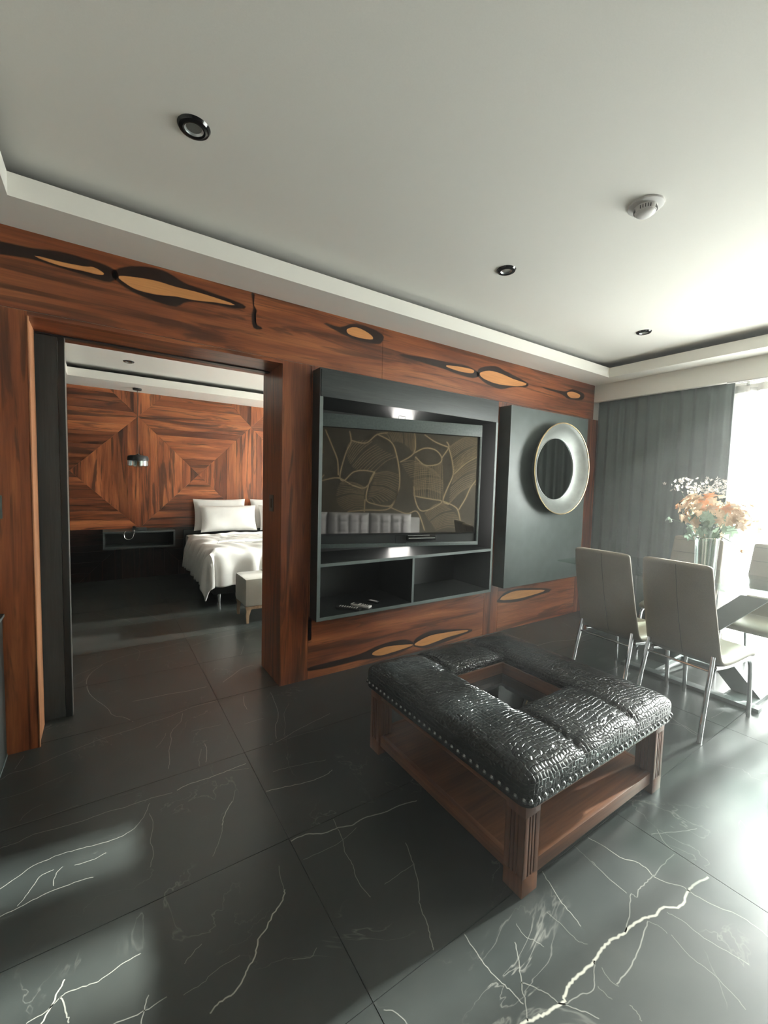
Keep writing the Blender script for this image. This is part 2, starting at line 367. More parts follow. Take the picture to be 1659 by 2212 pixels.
class NT:
    def __init__(s, name):
        s.m = bpy.data.materials.new(name)
        s.m.use_nodes = True
        s.t = s.m.node_tree
        s.b = s.t.nodes['Principled BSDF']
        s.out = s.t.nodes['Material Output']

    def n(s, kind, **k):
        nd = s.t.nodes.new('ShaderNode' + kind)
        for a, b in k.items(): setattr(nd, a, b)
        return nd

    def l(s, a, b): s.t.links.new(a, b)

    def coords(s, scale=(1, 1, 1), rot=(0, 0, 0), rand=0.0, kind='Object'):
        tc = s.n('TexCoord')
        mp = s.n('Mapping')
        mp.inputs['Scale'].default_value = scale
        mp.inputs['Rotation'].default_value = rot
        s.l(tc.outputs[kind], mp.inputs[0])
        if rand:
            oi = s.n('ObjectInfo')
            mu = s.n('Math', operation='MULTIPLY'); mu.inputs[1].default_value = rand
            s.l(oi.outputs['Random'], mu.inputs[0])
            s.l(mu.outputs[0], mp.inputs['Location'])
        return mp.outputs[0]

    def paint(s):
        a = s.n('Attribute', attribute_name='paint'); b = s.n('Attribute', attribute_name='paint_alpha')
        return a.outputs['Color'], b.outputs['Fac']

    def noise(s, vec, scale, detail=4, rough=0.5, dist=0.0):
        nd = s.n('TexNoise')
        nd.inputs['Scale'].default_value = scale
        nd.inputs['Detail'].default_value = detail
        nd.inputs['Roughness'].default_value = rough
        nd.inputs['Distortion'].default_value = dist
        s.l(vec, nd.inputs['Vector'])
        return nd.outputs['Fac']

    def ramp(s, fac, stops, interp='LINEAR'):
        nd = s.n('ValToRGB')
        nd.color_ramp.interpolation = interp
        e = nd.color_ramp.elements
        while len(e) < len(stops): e.new(0.5)
        for el, (p, c) in zip(e, stops):
            el.position = p
            el.color = c if len(c) == 4 else (*c, 1)
        s.l(fac, nd.inputs[0])
        return nd.outputs[0]

    def mix(s, a, b, fac, mode='MIX'):
        nd = s.n('Mix', data_type='RGBA', blend_type=mode)
        for v, i in ((fac, 0), (a, 6), (b, 7)):
            if isinstance(v, (int, float)): nd.inputs[i].default_value = v
            elif isinstance(v, tuple): nd.inputs[i].default_value = (*v, 1) if len(v) == 3 else v
            else: s.l(v, nd.inputs[i])
        return nd.outputs[2]

    def bump(s, h, strength=0.2, dist=0.002):
        nd = s.n('Bump')
        nd.inputs['Strength'].default_value = strength
        nd.inputs['Distance'].default_value = dist
        s.l(h, nd.inputs['Height'])
        s.l(nd.outputs[0], s.b.inputs['Normal'])

    def set(s, color=None, rough=None, metal=None, spec=None, **k):
        for key, v in (('Base Color', color), ('Roughness', rough), ('Metallic', metal), ('Specular IOR Level', spec)):
            if v is None: continue
            if isinstance(v, tuple): s.b.inputs[key].default_value = (*v, 1) if len(v) == 3 else v
            elif isinstance(v, (int, float)): s.b.inputs[key].default_value = v
            else: s.l(v, s.b.inputs[key])
        return s


def plain(name, col, rough=0.5, metal=0.0, spec=0.5, nz=0.06, nscale=30, bump=0.0):
    t = NT(name)
    f = t.noise(t.coords(), nscale, 3)
    lo = tuple(c * (1 - nz) for c in col); hi = tuple(min(1, c * (1 + nz)) for c in col)
    t.set(t.ramp(f, [(0.3, lo), (0.7, hi)]), rough, metal, spec)
    if bump: t.bump(f, bump)
    return t.m


def wood(name, axis, tones, rand=0.0, rough=0.32, gs=1.0, dark=1.0):
    """veneer: grain along the given axis (0 x, 1 y, 2 z); painted figure laid over it"""
    t = NT(name)
    sc = [1.0 * gs] * 3
    for i in range(3):
        if i != axis: sc[i] = 9.0 * gs
    v = t.coords(tuple(sc), rand=rand)
    broad = t.noise(v, 1.0, 3, 0.55, 0.6)
    sc2 = [c * 6 for c in sc]; sc2[axis] = sc[axis] * 2.2
    fine = t.noise(t.coords(tuple(sc2), rand=rand), 1.6, 5, 0.6, 0.3)
    sc3 = [c * 1.0 for c in sc]; sc3[axis] = sc[axis] * 0.6
    bands = t.noise(t.coords(tuple(sc3), rand=rand * 1.7), 1.35, 4, 0.6, 1.2)
    base = t.ramp(broad, [(0.30, tones[1]), (0.5, tones[2]), (0.72, tones[3])])
    dk = t.ramp(bands, [(0.53, (0, 0, 0)), (0.58, (0.7, 0.7, 0.7)), (0.66, (1, 1, 1))])
    c = t.mix(base, tones[0], t.mix((0, 0, 0), dk, dark * 0.85))
    fr = t.ramp(fine, [(0.3, (0.55, 0.5, 0.48)), (0.6, (1, 1, 1)), (0.8, (1.12, 1.1, 1.05))])
    c = t.mix(c, fr, 0.8, 'MULTIPLY')
    pcol, pal = t.paint()
    pc = t.mix(pcol, fr, 0.45, 'MULTIPLY')
    c = t.mix(c, pc, pal)
    if rand:         # every sheet of veneer has its own tone
        oi = t.n('ObjectInfo')
        c = t.mix(c, t.ramp(oi.outputs['Random'], [(0.0, (0.42, 0.36, 0.34)), (0.35, (0.8, 0.78, 0.76)), (0.7, (1.1, 1.1, 1.1)), (1.0, (1.4, 1.45, 1.5))]), 1.0, 'MULTIPLY')
    t.set(c, rough, 0.0, 0.45)
    t.bump(fine, 0.08, 0.001)
    return t.m


RED = [(0.022, 0.009, 0.006), (0.13, 0.036, 0.014), (0.235, 0.068, 0.024), (0.36, 0.125, 0.045)]
M = {}
M['veneer_x'] = wood('veneer_horizontal', 0, RED, dark=0.8)
M['veneer_z'] = wood('veneer_vertical', 2, RED, dark=0.85)
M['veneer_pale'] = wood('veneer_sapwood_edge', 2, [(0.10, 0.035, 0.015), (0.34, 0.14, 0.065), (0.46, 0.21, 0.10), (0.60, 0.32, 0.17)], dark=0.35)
M['veneer_y'] = wood('veneer_reveal', 1, RED, dark=0.6)
M['piece_x'] = wood('veneer_piece_horizontal', 0, RED, rand=37.0, dark=1.0)
M['piece_z'] = wood('veneer_piece_vertical', 2, RED, rand=37.0, dark=1.0)
DRK = [(0.004, 0.003, 0.003), (0.016, 0.008, 0.006), (0.028, 0.013, 0.009), (0.045, 0.02, 0.013)]  # darker tones for the lowest sheets of the bedroom wall
M['smoked_x'] = wood('smoked_veneer_horizontal', 0, DRK, rand=37.0, dark=0.8)
M['smoked_z'] = wood('smoked_veneer_vertical', 2, DRK, rand=37.0, dark=0.8)
TAN = [(0.02, 0.008, 0.004), (0.075, 0.026, 0.012), (0.13, 0.050, 0.019), (0.18, 0.075, 0.035)]
M['table_x'] = wood('stained_wood_x', 0, TAN, gs=0.8, dark=0.2, rough=0.4)
M['table_y'] = wood('stained_wood_y', 1, TAN, gs=0.8, dark=0.2, rough=0.4)
M['table_z'] = wood('stained_wood_z', 2, TAN, gs=0.8, dark=0.2, rough=0.4)
BLK = [(0.014, 0.018, 0.018), (0.02, 0.026, 0.026), (0.03, 0.037, 0.037), (0.042, 0.05, 0.05)]
M['black_wood'] = wood('black_stained_oak', 0, BLK, gs=1.6, dark=0.3, rough=0.5)
M['black_wood_z'] = wood('black_stained_oak_vertical', 2, BLK, gs=1.6, dark=0.3, rough=0.5)
M['edge'] = plain('grey_edge_band', (0.10, 0.125, 0.12), 0.45)
M['frame_grey'] = plain('grey_stained_frame', (0.075, 0.095, 0.09), 0.4, nz=0.2, nscale=60)
M['ceiling'] = plain('ceiling_paint', (0.87, 0.85, 0.79), 0.9, nz=0.02, nscale=200, bump=0.05)
M['plaster'] = plain('white_plaster', (0.62, 0.60, 0.56), 0.85, nz=0.03)
M['charcoal'] = plain('charcoal_lacquer', (0.085, 0.105, 0.102), 0.42, nz=0.12, nscale=8)
M['black'] = plain('black_satin', (0.012, 0.014, 0.014), 0.4)
M['black_gloss'] = plain('black_gloss', (0.008, 0.008, 0.009), 0.12)
M['chrome'] = plain('chrome', (0.78, 0.79, 0.8), 0.12, 1.0, nz=0.03)
M['alu'] = plain('brushed_aluminium', (0.62, 0.64, 0.64), 0.3, 1.0, nz=0.05)
M['brass'] = plain('aged_gold', (0.62, 0.47, 0.26), 0.32, 1.0, nz=0.15)
M['white_plastic'] = plain('white_plastic', (0.72, 0.70, 0.68), 0.45, nz=0.03)
M['dark_slot'] = plain('dark_slot', (0.02, 0.02, 0.02), 0.8)


def marble():
    t = NT('black_marble_tile')
    v = t.coords()
    cl = t.noise(v, 2.2, 6, 0.6, 0.5)
    base = t.ramp(cl, [(0.3, (0.021, 0.025, 0.024)), (0.55, (0.030, 0.034, 0.032)), (0.8, (0.045, 0.048, 0.044))])
    # faint wandering threads, direct result of two warped noises
    n1 = t.noise(v, 1.7, 5, 0.55, 1.5)
    sub = t.n('Math', operation='SUBTRACT'); sub.inputs[1].default_value = 0.5; t.l(n1, sub.inputs[0])
    ab = t.n('Math', operation='ABSOLUTE'); t.l(sub.outputs[0], ab.inputs[0])
    thr = t.ramp(ab.outputs[0], [(0.0, (0.35, 0.35, 0.35)), (0.006, (0, 0, 0)), (1, (0, 0, 0))])
    msk = t.ramp(t.noise(v, 3.0, 2), [(0.5, (0, 0, 0)), (0.65, (1, 1, 1))])
    thr = t.mix(thr, msk, 1.0, 'MULTIPLY')
    c = t.mix(base, (0.30, 0.29, 0.26), thr)
    pcol, pal = t.paint()
    c = t.mix(c, pcol, pal)
    t.set(c, 0.29, 0.0, 0.55)
    return t.m


M['marble'] = marble()
M['grout'] = plain('dark_grout', (0.012, 0.012, 0.012), 0.9)


def croc():
    t = NT('black_crocodile_leather')
    v = t.coords()
    vo = t.n('TexVoronoi', feature='DISTANCE_TO_EDGE')
    vo.inputs['Scale'].default_value = 52
    vo.inputs['Randomness'].default_value = 0.32
    wv = t.noise(v, 3.0, 2)
    ad = t.n('VectorMath', operation='MULTIPLY_ADD')
    t.l(v, ad.inputs[0])
    ad.inputs[1].default_value = (1.0, 1.0, 1.0)
    cb = t.n('CombineXYZ'); t.l(wv, cb.inputs[0]); t.l(wv, cb.inputs[1])
    sc = t.n('VectorMath', operation='SCALE'); sc.inputs['Scale'].default_value = 0.12
    t.l(cb.outputs[0], sc.inputs[0]); t.l(sc.outputs[0], ad.inputs[2])
    t.l(ad.outputs[0], vo.inputs['Vector'])
    h = t.ramp(vo.outputs['Distance'], [(0.0, (0, 0, 0)), (0.10, (0.75, 0.75, 0.75)), (0.35, (1, 1, 1))])
    fine = t.noise(v, 160, 3)
    hh = t.mix(h, fine, 0.12)
    c = t.ramp(h, [(0.0, (0.003, 0.004, 0.004)), (1.0, (0.008, 0.010, 0.010))])
    t.set(c, 0.22, 0.0, 0.4)
    t.bump(hh, 0.65, 0.005)
    return t.m


M['croc'] = croc()


def fabric(name, col, scale=450, rough=0.85, sheen=0.0, spec=0.3, bump=0.15):
    t = NT(name)
    v = t.coords()
    f = t.noise(v, scale, 2)
    g = t.noise(v, 5, 3)
    c = t.ramp(g, [(0.3, tuple(x * 0.92 for x in col)), (0.7, tuple(min(1, x * 1.06) for x in col))])
    c = t.mix(c, t.ramp(f, [(0.3, (0.85, 0.85, 0.85)), (0.7, (1.08, 1.08, 1.08))]), 1.0, 'MULTIPLY')
    t.set(c, rough, 0.0, spec)
    t.b.inputs['Sheen Weight'].default_value = sheen
    t.bump(f, bump, 0.001)
    return t.m


M['taupe'] = fabric('taupe_upholstery', (0.22, 0.188, 0.138), 300, 0.5, spec=0.5, bump=0.05)
M['seam'] = plain('dark_seam', (0.09, 0.08, 0.07), 0.8)
M['linen'] = fabric('white_bed_linen', (0.80, 0.785, 0.76), 500, 0.9)
M['bench'] = fabric('beige_bench_fabric', (0.42, 0.40, 0.35), 350, 0.85, sheen=0.3)
M['sofa'] = fabric('grey_sofa_fabric', (0.34, 0.34, 0.36), 350, 0.9)
M['drape'] = fabric('charcoal_blackout_drape', (0.11, 0.135, 0.128), 300, 0.9, sheen=0.25)
M['pale_wood'] = wood('pale_wood', 2, [(0.2, 0.12, 0.07), (0.3, 0.2, 0.12), (0.36, 0.25, 0.16), (0.42, 0.3, 0.2)], dark=0.2)


def thin_glass(name, refl=0.08, tint=(0.93, 0.97, 0.96), rough=0.02):
    t = NT(name)
    tr = t.n('BsdfTransparent'); tr.inputs[0].default_value = (*tint, 1)
    gl = t.n('BsdfGlossy'); gl.inputs['Roughness'].default_value = rough
    fr = t.n('LayerWeight'); fr.inputs['Blend'].default_value = 0.35
    mr = t.n('MapRange'); mr.inputs['To Min'].default_value = refl; mr.inputs['To Max'].default_value = 0.9
    pw = t.n('Math', operation='POWER'); pw.inputs[1].default_value = 3
    t.l(fr.outputs['Facing'], pw.inputs[0]); t.l(pw.outputs[0], mr.inputs['Value'])
    mx = t.n('MixShader')
    t.l(mr.outputs[0], mx.inputs[0]); t.l(tr.outputs[0], mx.inputs[1]); t.l(gl.outputs[0], mx.inputs[2])
    t.l(mx.outputs[0], t.out.inputs[0])
    return t.m


M['glass'] = thin_glass('clear_glass')
M['smoked_glass'] = thin_glass('smoked_glass', 0.15, (0.30, 0.32, 0.31))


def sheer(name, lo, mid, hi, gathers=None):
    t = NT(name)
    v = t.coords((1, 5.0, 0.02))
    f = t.noise(v, 1.1, 2, 0.5)
    fac = t.ramp(f, [(0.36, (lo,) * 3), (0.47, (mid,) * 3), (0.60, (hi,) * 3)])
    if gathers:      # how tightly the cloth is gathered along its length
        sp = t.n('SeparateXYZ'); t.l(t.coords(), sp.inputs[0])
        mr = t.n('MapRange'); mr.inputs['From Min'].default_value = -4.3; mr.inputs['From Max'].default_value = -1.3
        t.l(sp.outputs[1], mr.inputs['Value'])
        fac = t.ramp(mr.outputs[0], [((y + 4.3) / 3.0, (a,) * 3) for y, a in gathers])
    tl = t.n('BsdfTranslucent'); tl.inputs[0].default_value = (0.86, 0.85, 0.85, 1)
    df = t.n('BsdfDiffuse'); df.inputs[0].default_value = (0.84, 0.83, 0.83, 1)
    m1 = t.n('MixShader'); m1.inputs[0].default_value = 0.35
    t.l(tl.outputs[0], m1.inputs[1]); t.l(df.outputs[0], m1.inputs[2])
    tr = t.n('BsdfTransparent')
    m2 = t.n('MixShader')
    t.l(fac, m2.inputs[0]); t.l(m1.outputs[0], m2.inputs[1]); t.l(tr.outputs[0], m2.inputs[2])
    t.l(m2.outputs[0], t.out.inputs[0])
    return t.m


M['sheer'] = sheer('white_sheer_voile', 0.10, 0.30, 0.62,
                   [(-4.3, .36), (-2.62, .36), (-2.56, .12), (-2.50, .8), (-2.465, .12), (-2.43, .7), (-2.37, .06), (-2.30, .55), (-2.2, .22), (-2.05, .30), (-1.97, .95),
                    (-1.93, .5), (-1.88, .98), (-1.82, .06), (-1.56, .05), (-1.50, .9), (-1.44, .3), (-1.38, .98), (-1.33, .9)])
M['dense_sheer'] = sheer('dense_white_voile', 0.01, 0.03, 0.16)


def mirror(name, col=(0.85, 0.88, 0.87), rough=0.02):
    t = NT(name)
    t.set(col, rough, 1.0)
    return t.m


M['mirror'] = mirror('mirror_glass', (0.42, 0.46, 0.45))
M['screen'] = mirror('dark_tv_screen', (0.36, 0.34, 0.31), 0.028)
M['led'] = NT('led_strip_light').set((0.9, 0.9, 0.9), 0.5).m
M['led'].node_tree.nodes['Principled BSDF'].inputs['Emission Color'].default_value = (1, 0.95, 0.9, 1)
M['led'].node_tree.nodes['Principled BSDF'].inputs['Emission Strength'].default_value = 6.0


def hammered(name, col, scale=40):
    t = NT(name)
    v = t.coords()
    f = t.noise(v, scale, 4, 0.6)
    g = t.noise(v, 7, 5, 0.7)
    t.set(t.ramp(g, [(0.3, tuple(c * 0.75 for c in col)), (0.7, col)]), 0.42, 0.55)
    t.bump(f, 0.25, 0.003)
    return t.m


M['silver_leaf'] = hammered('silver_leaf_bowl', (0.34, 0.36, 0.34))
# ------------------------------------------------------------------ the room shell
XR = 4.93          # plane of the beam / curtains at the window side
YB = -4.4          # wall behind the camera
ZS, ZL, ZC = 2.741, 2.844, 2.905
WT = 0.42          # thickness of the wall between the rooms
XA, XB, ZO = -0.313, 1.054, 2.318
NX0, NX1, NZ0, NZ1 = 1.283, 3.127, 0.48, 2.307
BX, BY = -0.387, 4.33   # bedroom left wall, back wall

# floor: slab of grout with the marble tiles on it
floor = bx('floor', (-2.2, 5.7, YB - 0.3, 4.6, -0.12, -0.003), M['grout'])
tag(floor, kind='structure')
PITCH_X, PITCH_Y, OX, OY = 1.3355, 0.6665, 0.629, -1.962
G = 0.0014
tiles = {}
for i in range(-2, 4):
    for j in range(-4, 10):
        x0, x1 = OX + i * PITCH_X + G, OX + (i + 1) * PITCH_X - G
        y0, y1 = OY + j * PITCH_Y + G, OY + (j + 1) * PITCH_Y - G
        if x0 > 5.3 or x1 < -1.3 or y1 < YB or y0 > BY: continue
        bm = B()
        box(bm, max(x0, -1.25), min(x1, 5.3), max(y0, YB), min(y1, BY), -0.003, 0.0)
        tiles[(i, j)] = bm


def cell(p): return (math.floor((p[0] - OX) / PITCH_X), math.floor((p[1] - OY) / PITCH_Y))


VR = random.Random(3)
for wgt, pts in VEINS:
    P = smooth_path([(p[0], p[1], 0) for p in pts], 5)
    P = [(p.x + VR.uniform(-1, 1) * 0.0022, p.y + VR.uniform(-1, 1) * 0.0022) for p in P]
    run, key = [], None
    in_sun = sum(q_[1] for q_ in pts) / len(pts) < -1.95 and pts[0][0] > 0.6
    vcol = (0.34, 0.33, 0.285) if wgt >= 0.9 else (0.27, 0.265, 0.235)
    wd = 0.0011 + 0.0017 * wgt
    al = min(1.0, 0.14 + 0.5 * wgt) if in_sun else min(1.0, 0.34 + 0.66 * wgt)  # sunlight put into vein strength: fainter in sun, stronger in shade
    n = len(P)
    for i, p in enumerate(P + [None]):
        k = cell(p) if p else None
        if k != key:
            if key in tiles and len(run) > 1:
                ribbon(tiles[key], run, wd, vcol, lambda a, b: (a, b, 0.00025), taper=False, alpha=al)
            run, key = ([P[i - 1], p] if (i > 0 and p and False) else ([p] if p else [])), k
        else: run.append(p)
for k, bm in tiles.items():
    build('floor_tile', bm, M['marble'], floor, smooth='raw')

# ceilings: slab, soffit ring with an upstand lip and a shadow gap behind it


def tray(parent, x0, x1, y0, y1, ox0, ox1, oy0, oy1):
    bm = B()
    q = 0.018
    box(bm, ox0, ox1, oy0, y0 - q, ZS, ZS + 0.03)
    box(bm, ox0, ox1, y1 + q, oy1, ZS, ZS + 0.03)
    box(bm, ox0, x0 - q, y0 - q, y1 + q, ZS, ZS + 0.03)
    box(bm, x1 + q, ox1, y0 - q, y1 + q, ZS, ZS + 0.03)
    build('soffit', bm, M['ceiling'], parent)
    bm = B()
    for a in ((ox0, ox1, oy0, y0 - q), (ox0, ox1, y1 + q, oy1), (ox0, x0 - q, y0 - q, y1 + q), (x1 + q, ox1, y0 - q, y1 + q)):
        box(bm, *a, ZS + 0.031, ZS + 0.036)
    build('cove_board', bm, M['black'], parent)  # unseen black boards added to darken the gap behind the lip
    bm = B()
    t = 0.018
    box(bm, x0 - t, x1 + t, y0 - t, y0, ZS, ZL)
    box(bm, x0 - t, x1 + t, y1, y1 + t, ZS, ZL)
    box(bm, x0 - t, x0, y0, y1, ZS, ZL)
    box(bm, x1, x1 + t, y0, y1, ZS, ZL)
    build('upstand_lip', bm, M['ceiling'], parent)


ceil = bx('ceiling', (-2.2, 5.7, YB - 0.3, 4.6, ZC, ZC + 0.12), M['ceiling'])
tag(ceil, kind='structure')
tray(ceil, -0.335, 4.678, -4.1, -0.306, -1.2, 5.15, YB, 0.0)
tray(ceil, -0.345, 4.6, 0.95, 3.70, BX, 5.15, WT, BY)

# walls
wb = empty('wall_back', kind='structure')
bm = B()
box(bm, -1.3, XA - 0.02, 0.008, 0.25, 0, ZC)
box(bm, -1.3, BX - 0.0, 0.36, WT, 0, ZC)
box(bm, XA - 0.02, XB + 0.02, 0.008, WT, ZO + 0.02, ZC)
box(bm, XB + 0.02, NX0, 0.008, WT, 0, ZC)
box(bm, NX0, NX1, 0.008, WT, 0, NZ0)
box(bm, NX0, NX1, 0.008, WT, NZ1, ZC)
box(bm, NX0, NX1, 0.40, WT, NZ0, NZ1)
box(bm, NX1, 5.3, 0.008, WT, 0, ZC)
build('masonry', bm, M['plaster'], wb)
PLACE = lambda a, b: (a, -0.0008, b)
PLACE2 = lambda a, b: (a, -0.0015, b)
panels = [('x', -1.0, 1.8785, 2.3445, ZS), ('x', 1.8815, 4.93, 2.3445, ZS),
          ('z', -1.0, XA, 0, 2.3415), ('x', XA, XB, ZO, 2.3415), ('z', XB, 1.2705, 0, 2.3415), ('z', 1.2735, 1.30, 0.3, 2.3415),
          ('x', 1.2735, 3.1685, 0, NZ0 + 0.01), ('z', 3.1715, 3.3735, 0, 2.3415),
          ('x', 3.3765, 4.7385, 0, 0.56), ('z', 4.7415, 5.12, 0, 2.3415), ('z', 3.11, 3.1685, 0.5, 2.3415),
          ('x', 1.30, 3.11, 2.29, 2.3415), ('x', 3.3765, 4.7385, 2.2, 2.3415)]
pb = []
for ax, x0, x1, z0, z1 in panels:
    bm = B()
    box(bm, x0, x1, 0.0, 0.008, z0, z1)
    pb.append([bm, ax, x0, x1, z0, z1])
for kind, poly in EYES:
    cx = sum(p[0] for p in poly) / len(poly); cz = sum(p[1] for p in poly) / len(poly)
    for it in pb:
        if it[2] <= cx <= it[3] and it[4] <= cz <= it[5]:
            pl = [(min(max(p[0], it[2] + 0.012), it[3] - 0.012), min(max(p[1], it[4] + 0.012), it[5] - 0.012)) for p in poly]
            if kind == 'd': patch(it[0], pl, (0.010, 0.004, 0.003), PLACE, 0.010, 0.97, n=3)
            else: patch(it[0], pl, (0.56, 0.25, 0.085), PLACE2, 0.004, 1.0, n=3)
            break
for bm, ax, *_ in pb:
    build('veneer_panel', bm, M['veneer_' + ax], wb, smooth='raw')
# door reveal lining
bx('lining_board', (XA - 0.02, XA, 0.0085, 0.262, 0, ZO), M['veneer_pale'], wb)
bx('lining_board', (XB, XB + 0.02, 0.0085, WT, 0, ZO), M['veneer_z'], wb)
bx('lining_board', (XA - 0.02, XB + 0.02, 0.0085, WT, ZO, ZO + 0.02), M['veneer_x'], wb)
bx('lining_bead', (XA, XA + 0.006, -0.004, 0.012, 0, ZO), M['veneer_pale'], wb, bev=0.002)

# sliding door that has come a little out of its pocket
d1 = empty('door_1', kind='structure')
bx('door_leaf', (-1.15, -0.212, 0.275, 0.313, 0.012, ZO - 0.012), M['black_wood_z'], d1)
bx('door_stile', (-0.209, -0.178, 0.272, 0.316, 0.008, ZO - 0.01), M['black'], d1, bev=0.002)
bx('edge_strip', (-0.178, -0.174, 0.274, 0.314, 0.008, ZO - 0.01), M['alu'], d1)
bx('trim_1', (-0.31, XB, 0.27, 0.32, ZO - 0.008, ZO - 0.0005), M['black'])['kind'] = 'structure'

# window side: beam over the curtains, wall with tall windows
wr = empty('wall_right', kind='structure')
bm = B()
box(bm, XR, XR + 0.06, YB, 0.0, 2.545, ZC)
build('curtain_beam', bm, M['ceiling'], wr)
WY0, WY1 = -4.25, -1.36
BW0, BW1 = 0.9, 3.6
WX0, WX1 = 5.20, 5.36
bm = B()
box(bm, WX0, WX1, YB - 0.2, WY0, 0, ZC)
box(bm, WX0, WX1, WY1, BW0, 0, ZC)
box(bm, WX0, WX1, BW1, BY + 0.2, 0, ZC)
box(bm, WX0, WX1, WY0, WY1, 2.56, ZC)
box(bm, WX0, WX1, BW0, BW1, 2.56, ZC)
build('masonry', bm, M['plaster'], wr)
for nm, a, b in (('window_1', WY0, WY1), ('window_2', BW0, BW1)):
    wn = empty(nm, kind='structure')
    bm = B()
    xs = (WX0 + 0.05, WX0 + 0.10)
    k = 3
    for q in range(k + 1):
        y = a + (b - a) * q / k
        box(bm, *xs, max(a, y - 0.025), min(b, y + 0.025), 0, 2.56)
    box(bm, *xs, a, b, 0, 0.05); box(bm, *xs, a, b, 2.51, 2.56)
    build('window_frame', bm, M['alu'], wn)
    for q in range(k):
        y0 = a + (b - a) * q / k + 0.025; y1 = a + (b - a) * (q + 1) / k - 0.025
        bx('window_pane', (WX0 + 0.073, WX0 + 0.077, y0, y1, 0.05, 2.51), M['glass'], wn)
tr = bx('trim_2', (XR - 0.002, XR + 0.012, YB, -1.30, 2.532, 2.545), M['white_plastic'])
tr['kind'] = 'structure'

wl = bx('wall_left', (-1.3, -1.0, YB, 0.0, 0, ZC), M['plaster']); tag(wl, kind='structure')
bl = empty('wall_bedroom_left', kind='structure')
bx('masonry', (BX - 0.15, BX - 0.012, WT, BY, 0, ZC), M['grout'], bl)
for z in range(5):
    for q in range(6):
        y0, y1 = WT + q * 0.66, min(BY, WT + (q + 1) * 0.66)
        z0, z1 = z * 0.56, min(ZC, (z + 1) * 0.56)
        if y1 - y0 > 0.02:
            bm = B(); box(bm, BX - 0.012, BX, y0 + 0.002, y1 - 0.002, z0 + 0.002, z1 - 0.002)
            build('wall_tile', bm, M['marble'], bl)

# bedroom back wall: mitred concentric squares of veneer
bw = empty('wall_bedroom_back', kind='structure')
bx('masonry', (BX - 0.2, 5.3, BY + 0.012, BY + 0.2, 0, ZC), M['veneer_z'], bw)
S = 0.825
CX0, CZ0 = 1.27, 1.57
RB = random.Random(11)


def clip_poly(poly, x0, x1, z0, z1):
    for ax, lim, keep in ((0, x0, 1), (0, x1, -1), (1, z0, 1), (1, z1, -1)):
        out = []
        for i in range(len(poly)):
            p, q = poly[i], poly[(i + 1) % len(poly)]
            a, b = (p[ax] - lim) * keep, (q[ax] - lim) * keep
            if a >= 0: out.append(p)
            if (a >= 0) != (b >= 0):
                t = a / (a - b)
                out.append((p[0] + (q[0] - p[0]) * t, p[1] + (q[1] - p[1]) * t))
        poly = out
        if len(poly) < 3: return None
    return poly


def slab(poly, y0, y1, m_, parent, name='veneer_piece'):
    bm = B()
    a = [bm.verts.new((p[0], y0, p[1])) for p in poly]
    b = [bm.verts.new((p[0], y1, p[1])) for p in poly]
    try:
        bm.faces.new(a); bm.faces.new(b)
        for i in range(len(a)):
            j = (i + 1) % len(a)
            bm.faces.new((a[i], a[j], b[j], b[i]))
    except ValueError:
        pass
    return build(name, bm, m_, parent)


for cx in (CX0 - 2 * S, CX0, CX0 + 2 * S):
    for cz in (CZ0, CZ0 + 2 * S, CZ0 - 2 * S):
        rings = [0.0]
        while rings[-1] < S - 0.02:
            rings.append(rings[-1] + RB.choice((0.09, 0.12, 0.15, 0.19)))
            if rings[-1] > S - 0.05: rings[-1] = S
        for quad in range(4):
            for a, b in zip(rings, rings[1:]):
                g = 0.0012
                tr_ = [(-a, a), (a, a), (b, b), (-b, b)]      # wedge above the centre
                rot = {0: lambda p: p, 1: lambda p: (p[1], -p[0]), 2: lambda p: (-p[0], -p[1]), 3: lambda p: (-p[1], p[0])}[quad]
                ctr = (a + b) / 2
                poly = [(p[0] * (1 - g / max(b, .05)), (p[1] - ctr) * (1 - 2 * g / (b - a)) + ctr) for p in tr_]
                poly = [rot(p) for p in poly]
                poly = [(cx + p[0], cz + p[1]) for p in poly]
                if a == 0: poly = poly[1:] if abs(poly[0][0] - poly[1][0]) < 1e-6 and abs(poly[0][1] - poly[1][1]) < 1e-6 else poly
                # the upper and lower halves are slightly offset where the sheets meet
                y0 = BY + RB.uniform(-0.001, 0.0)
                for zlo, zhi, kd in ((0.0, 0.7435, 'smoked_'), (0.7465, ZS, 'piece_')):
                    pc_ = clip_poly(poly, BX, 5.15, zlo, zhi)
                    if pc_: slab(pc_, y0, BY + 0.012, M[kd + ('x' if quad in (0, 2) else 'z')], bw)

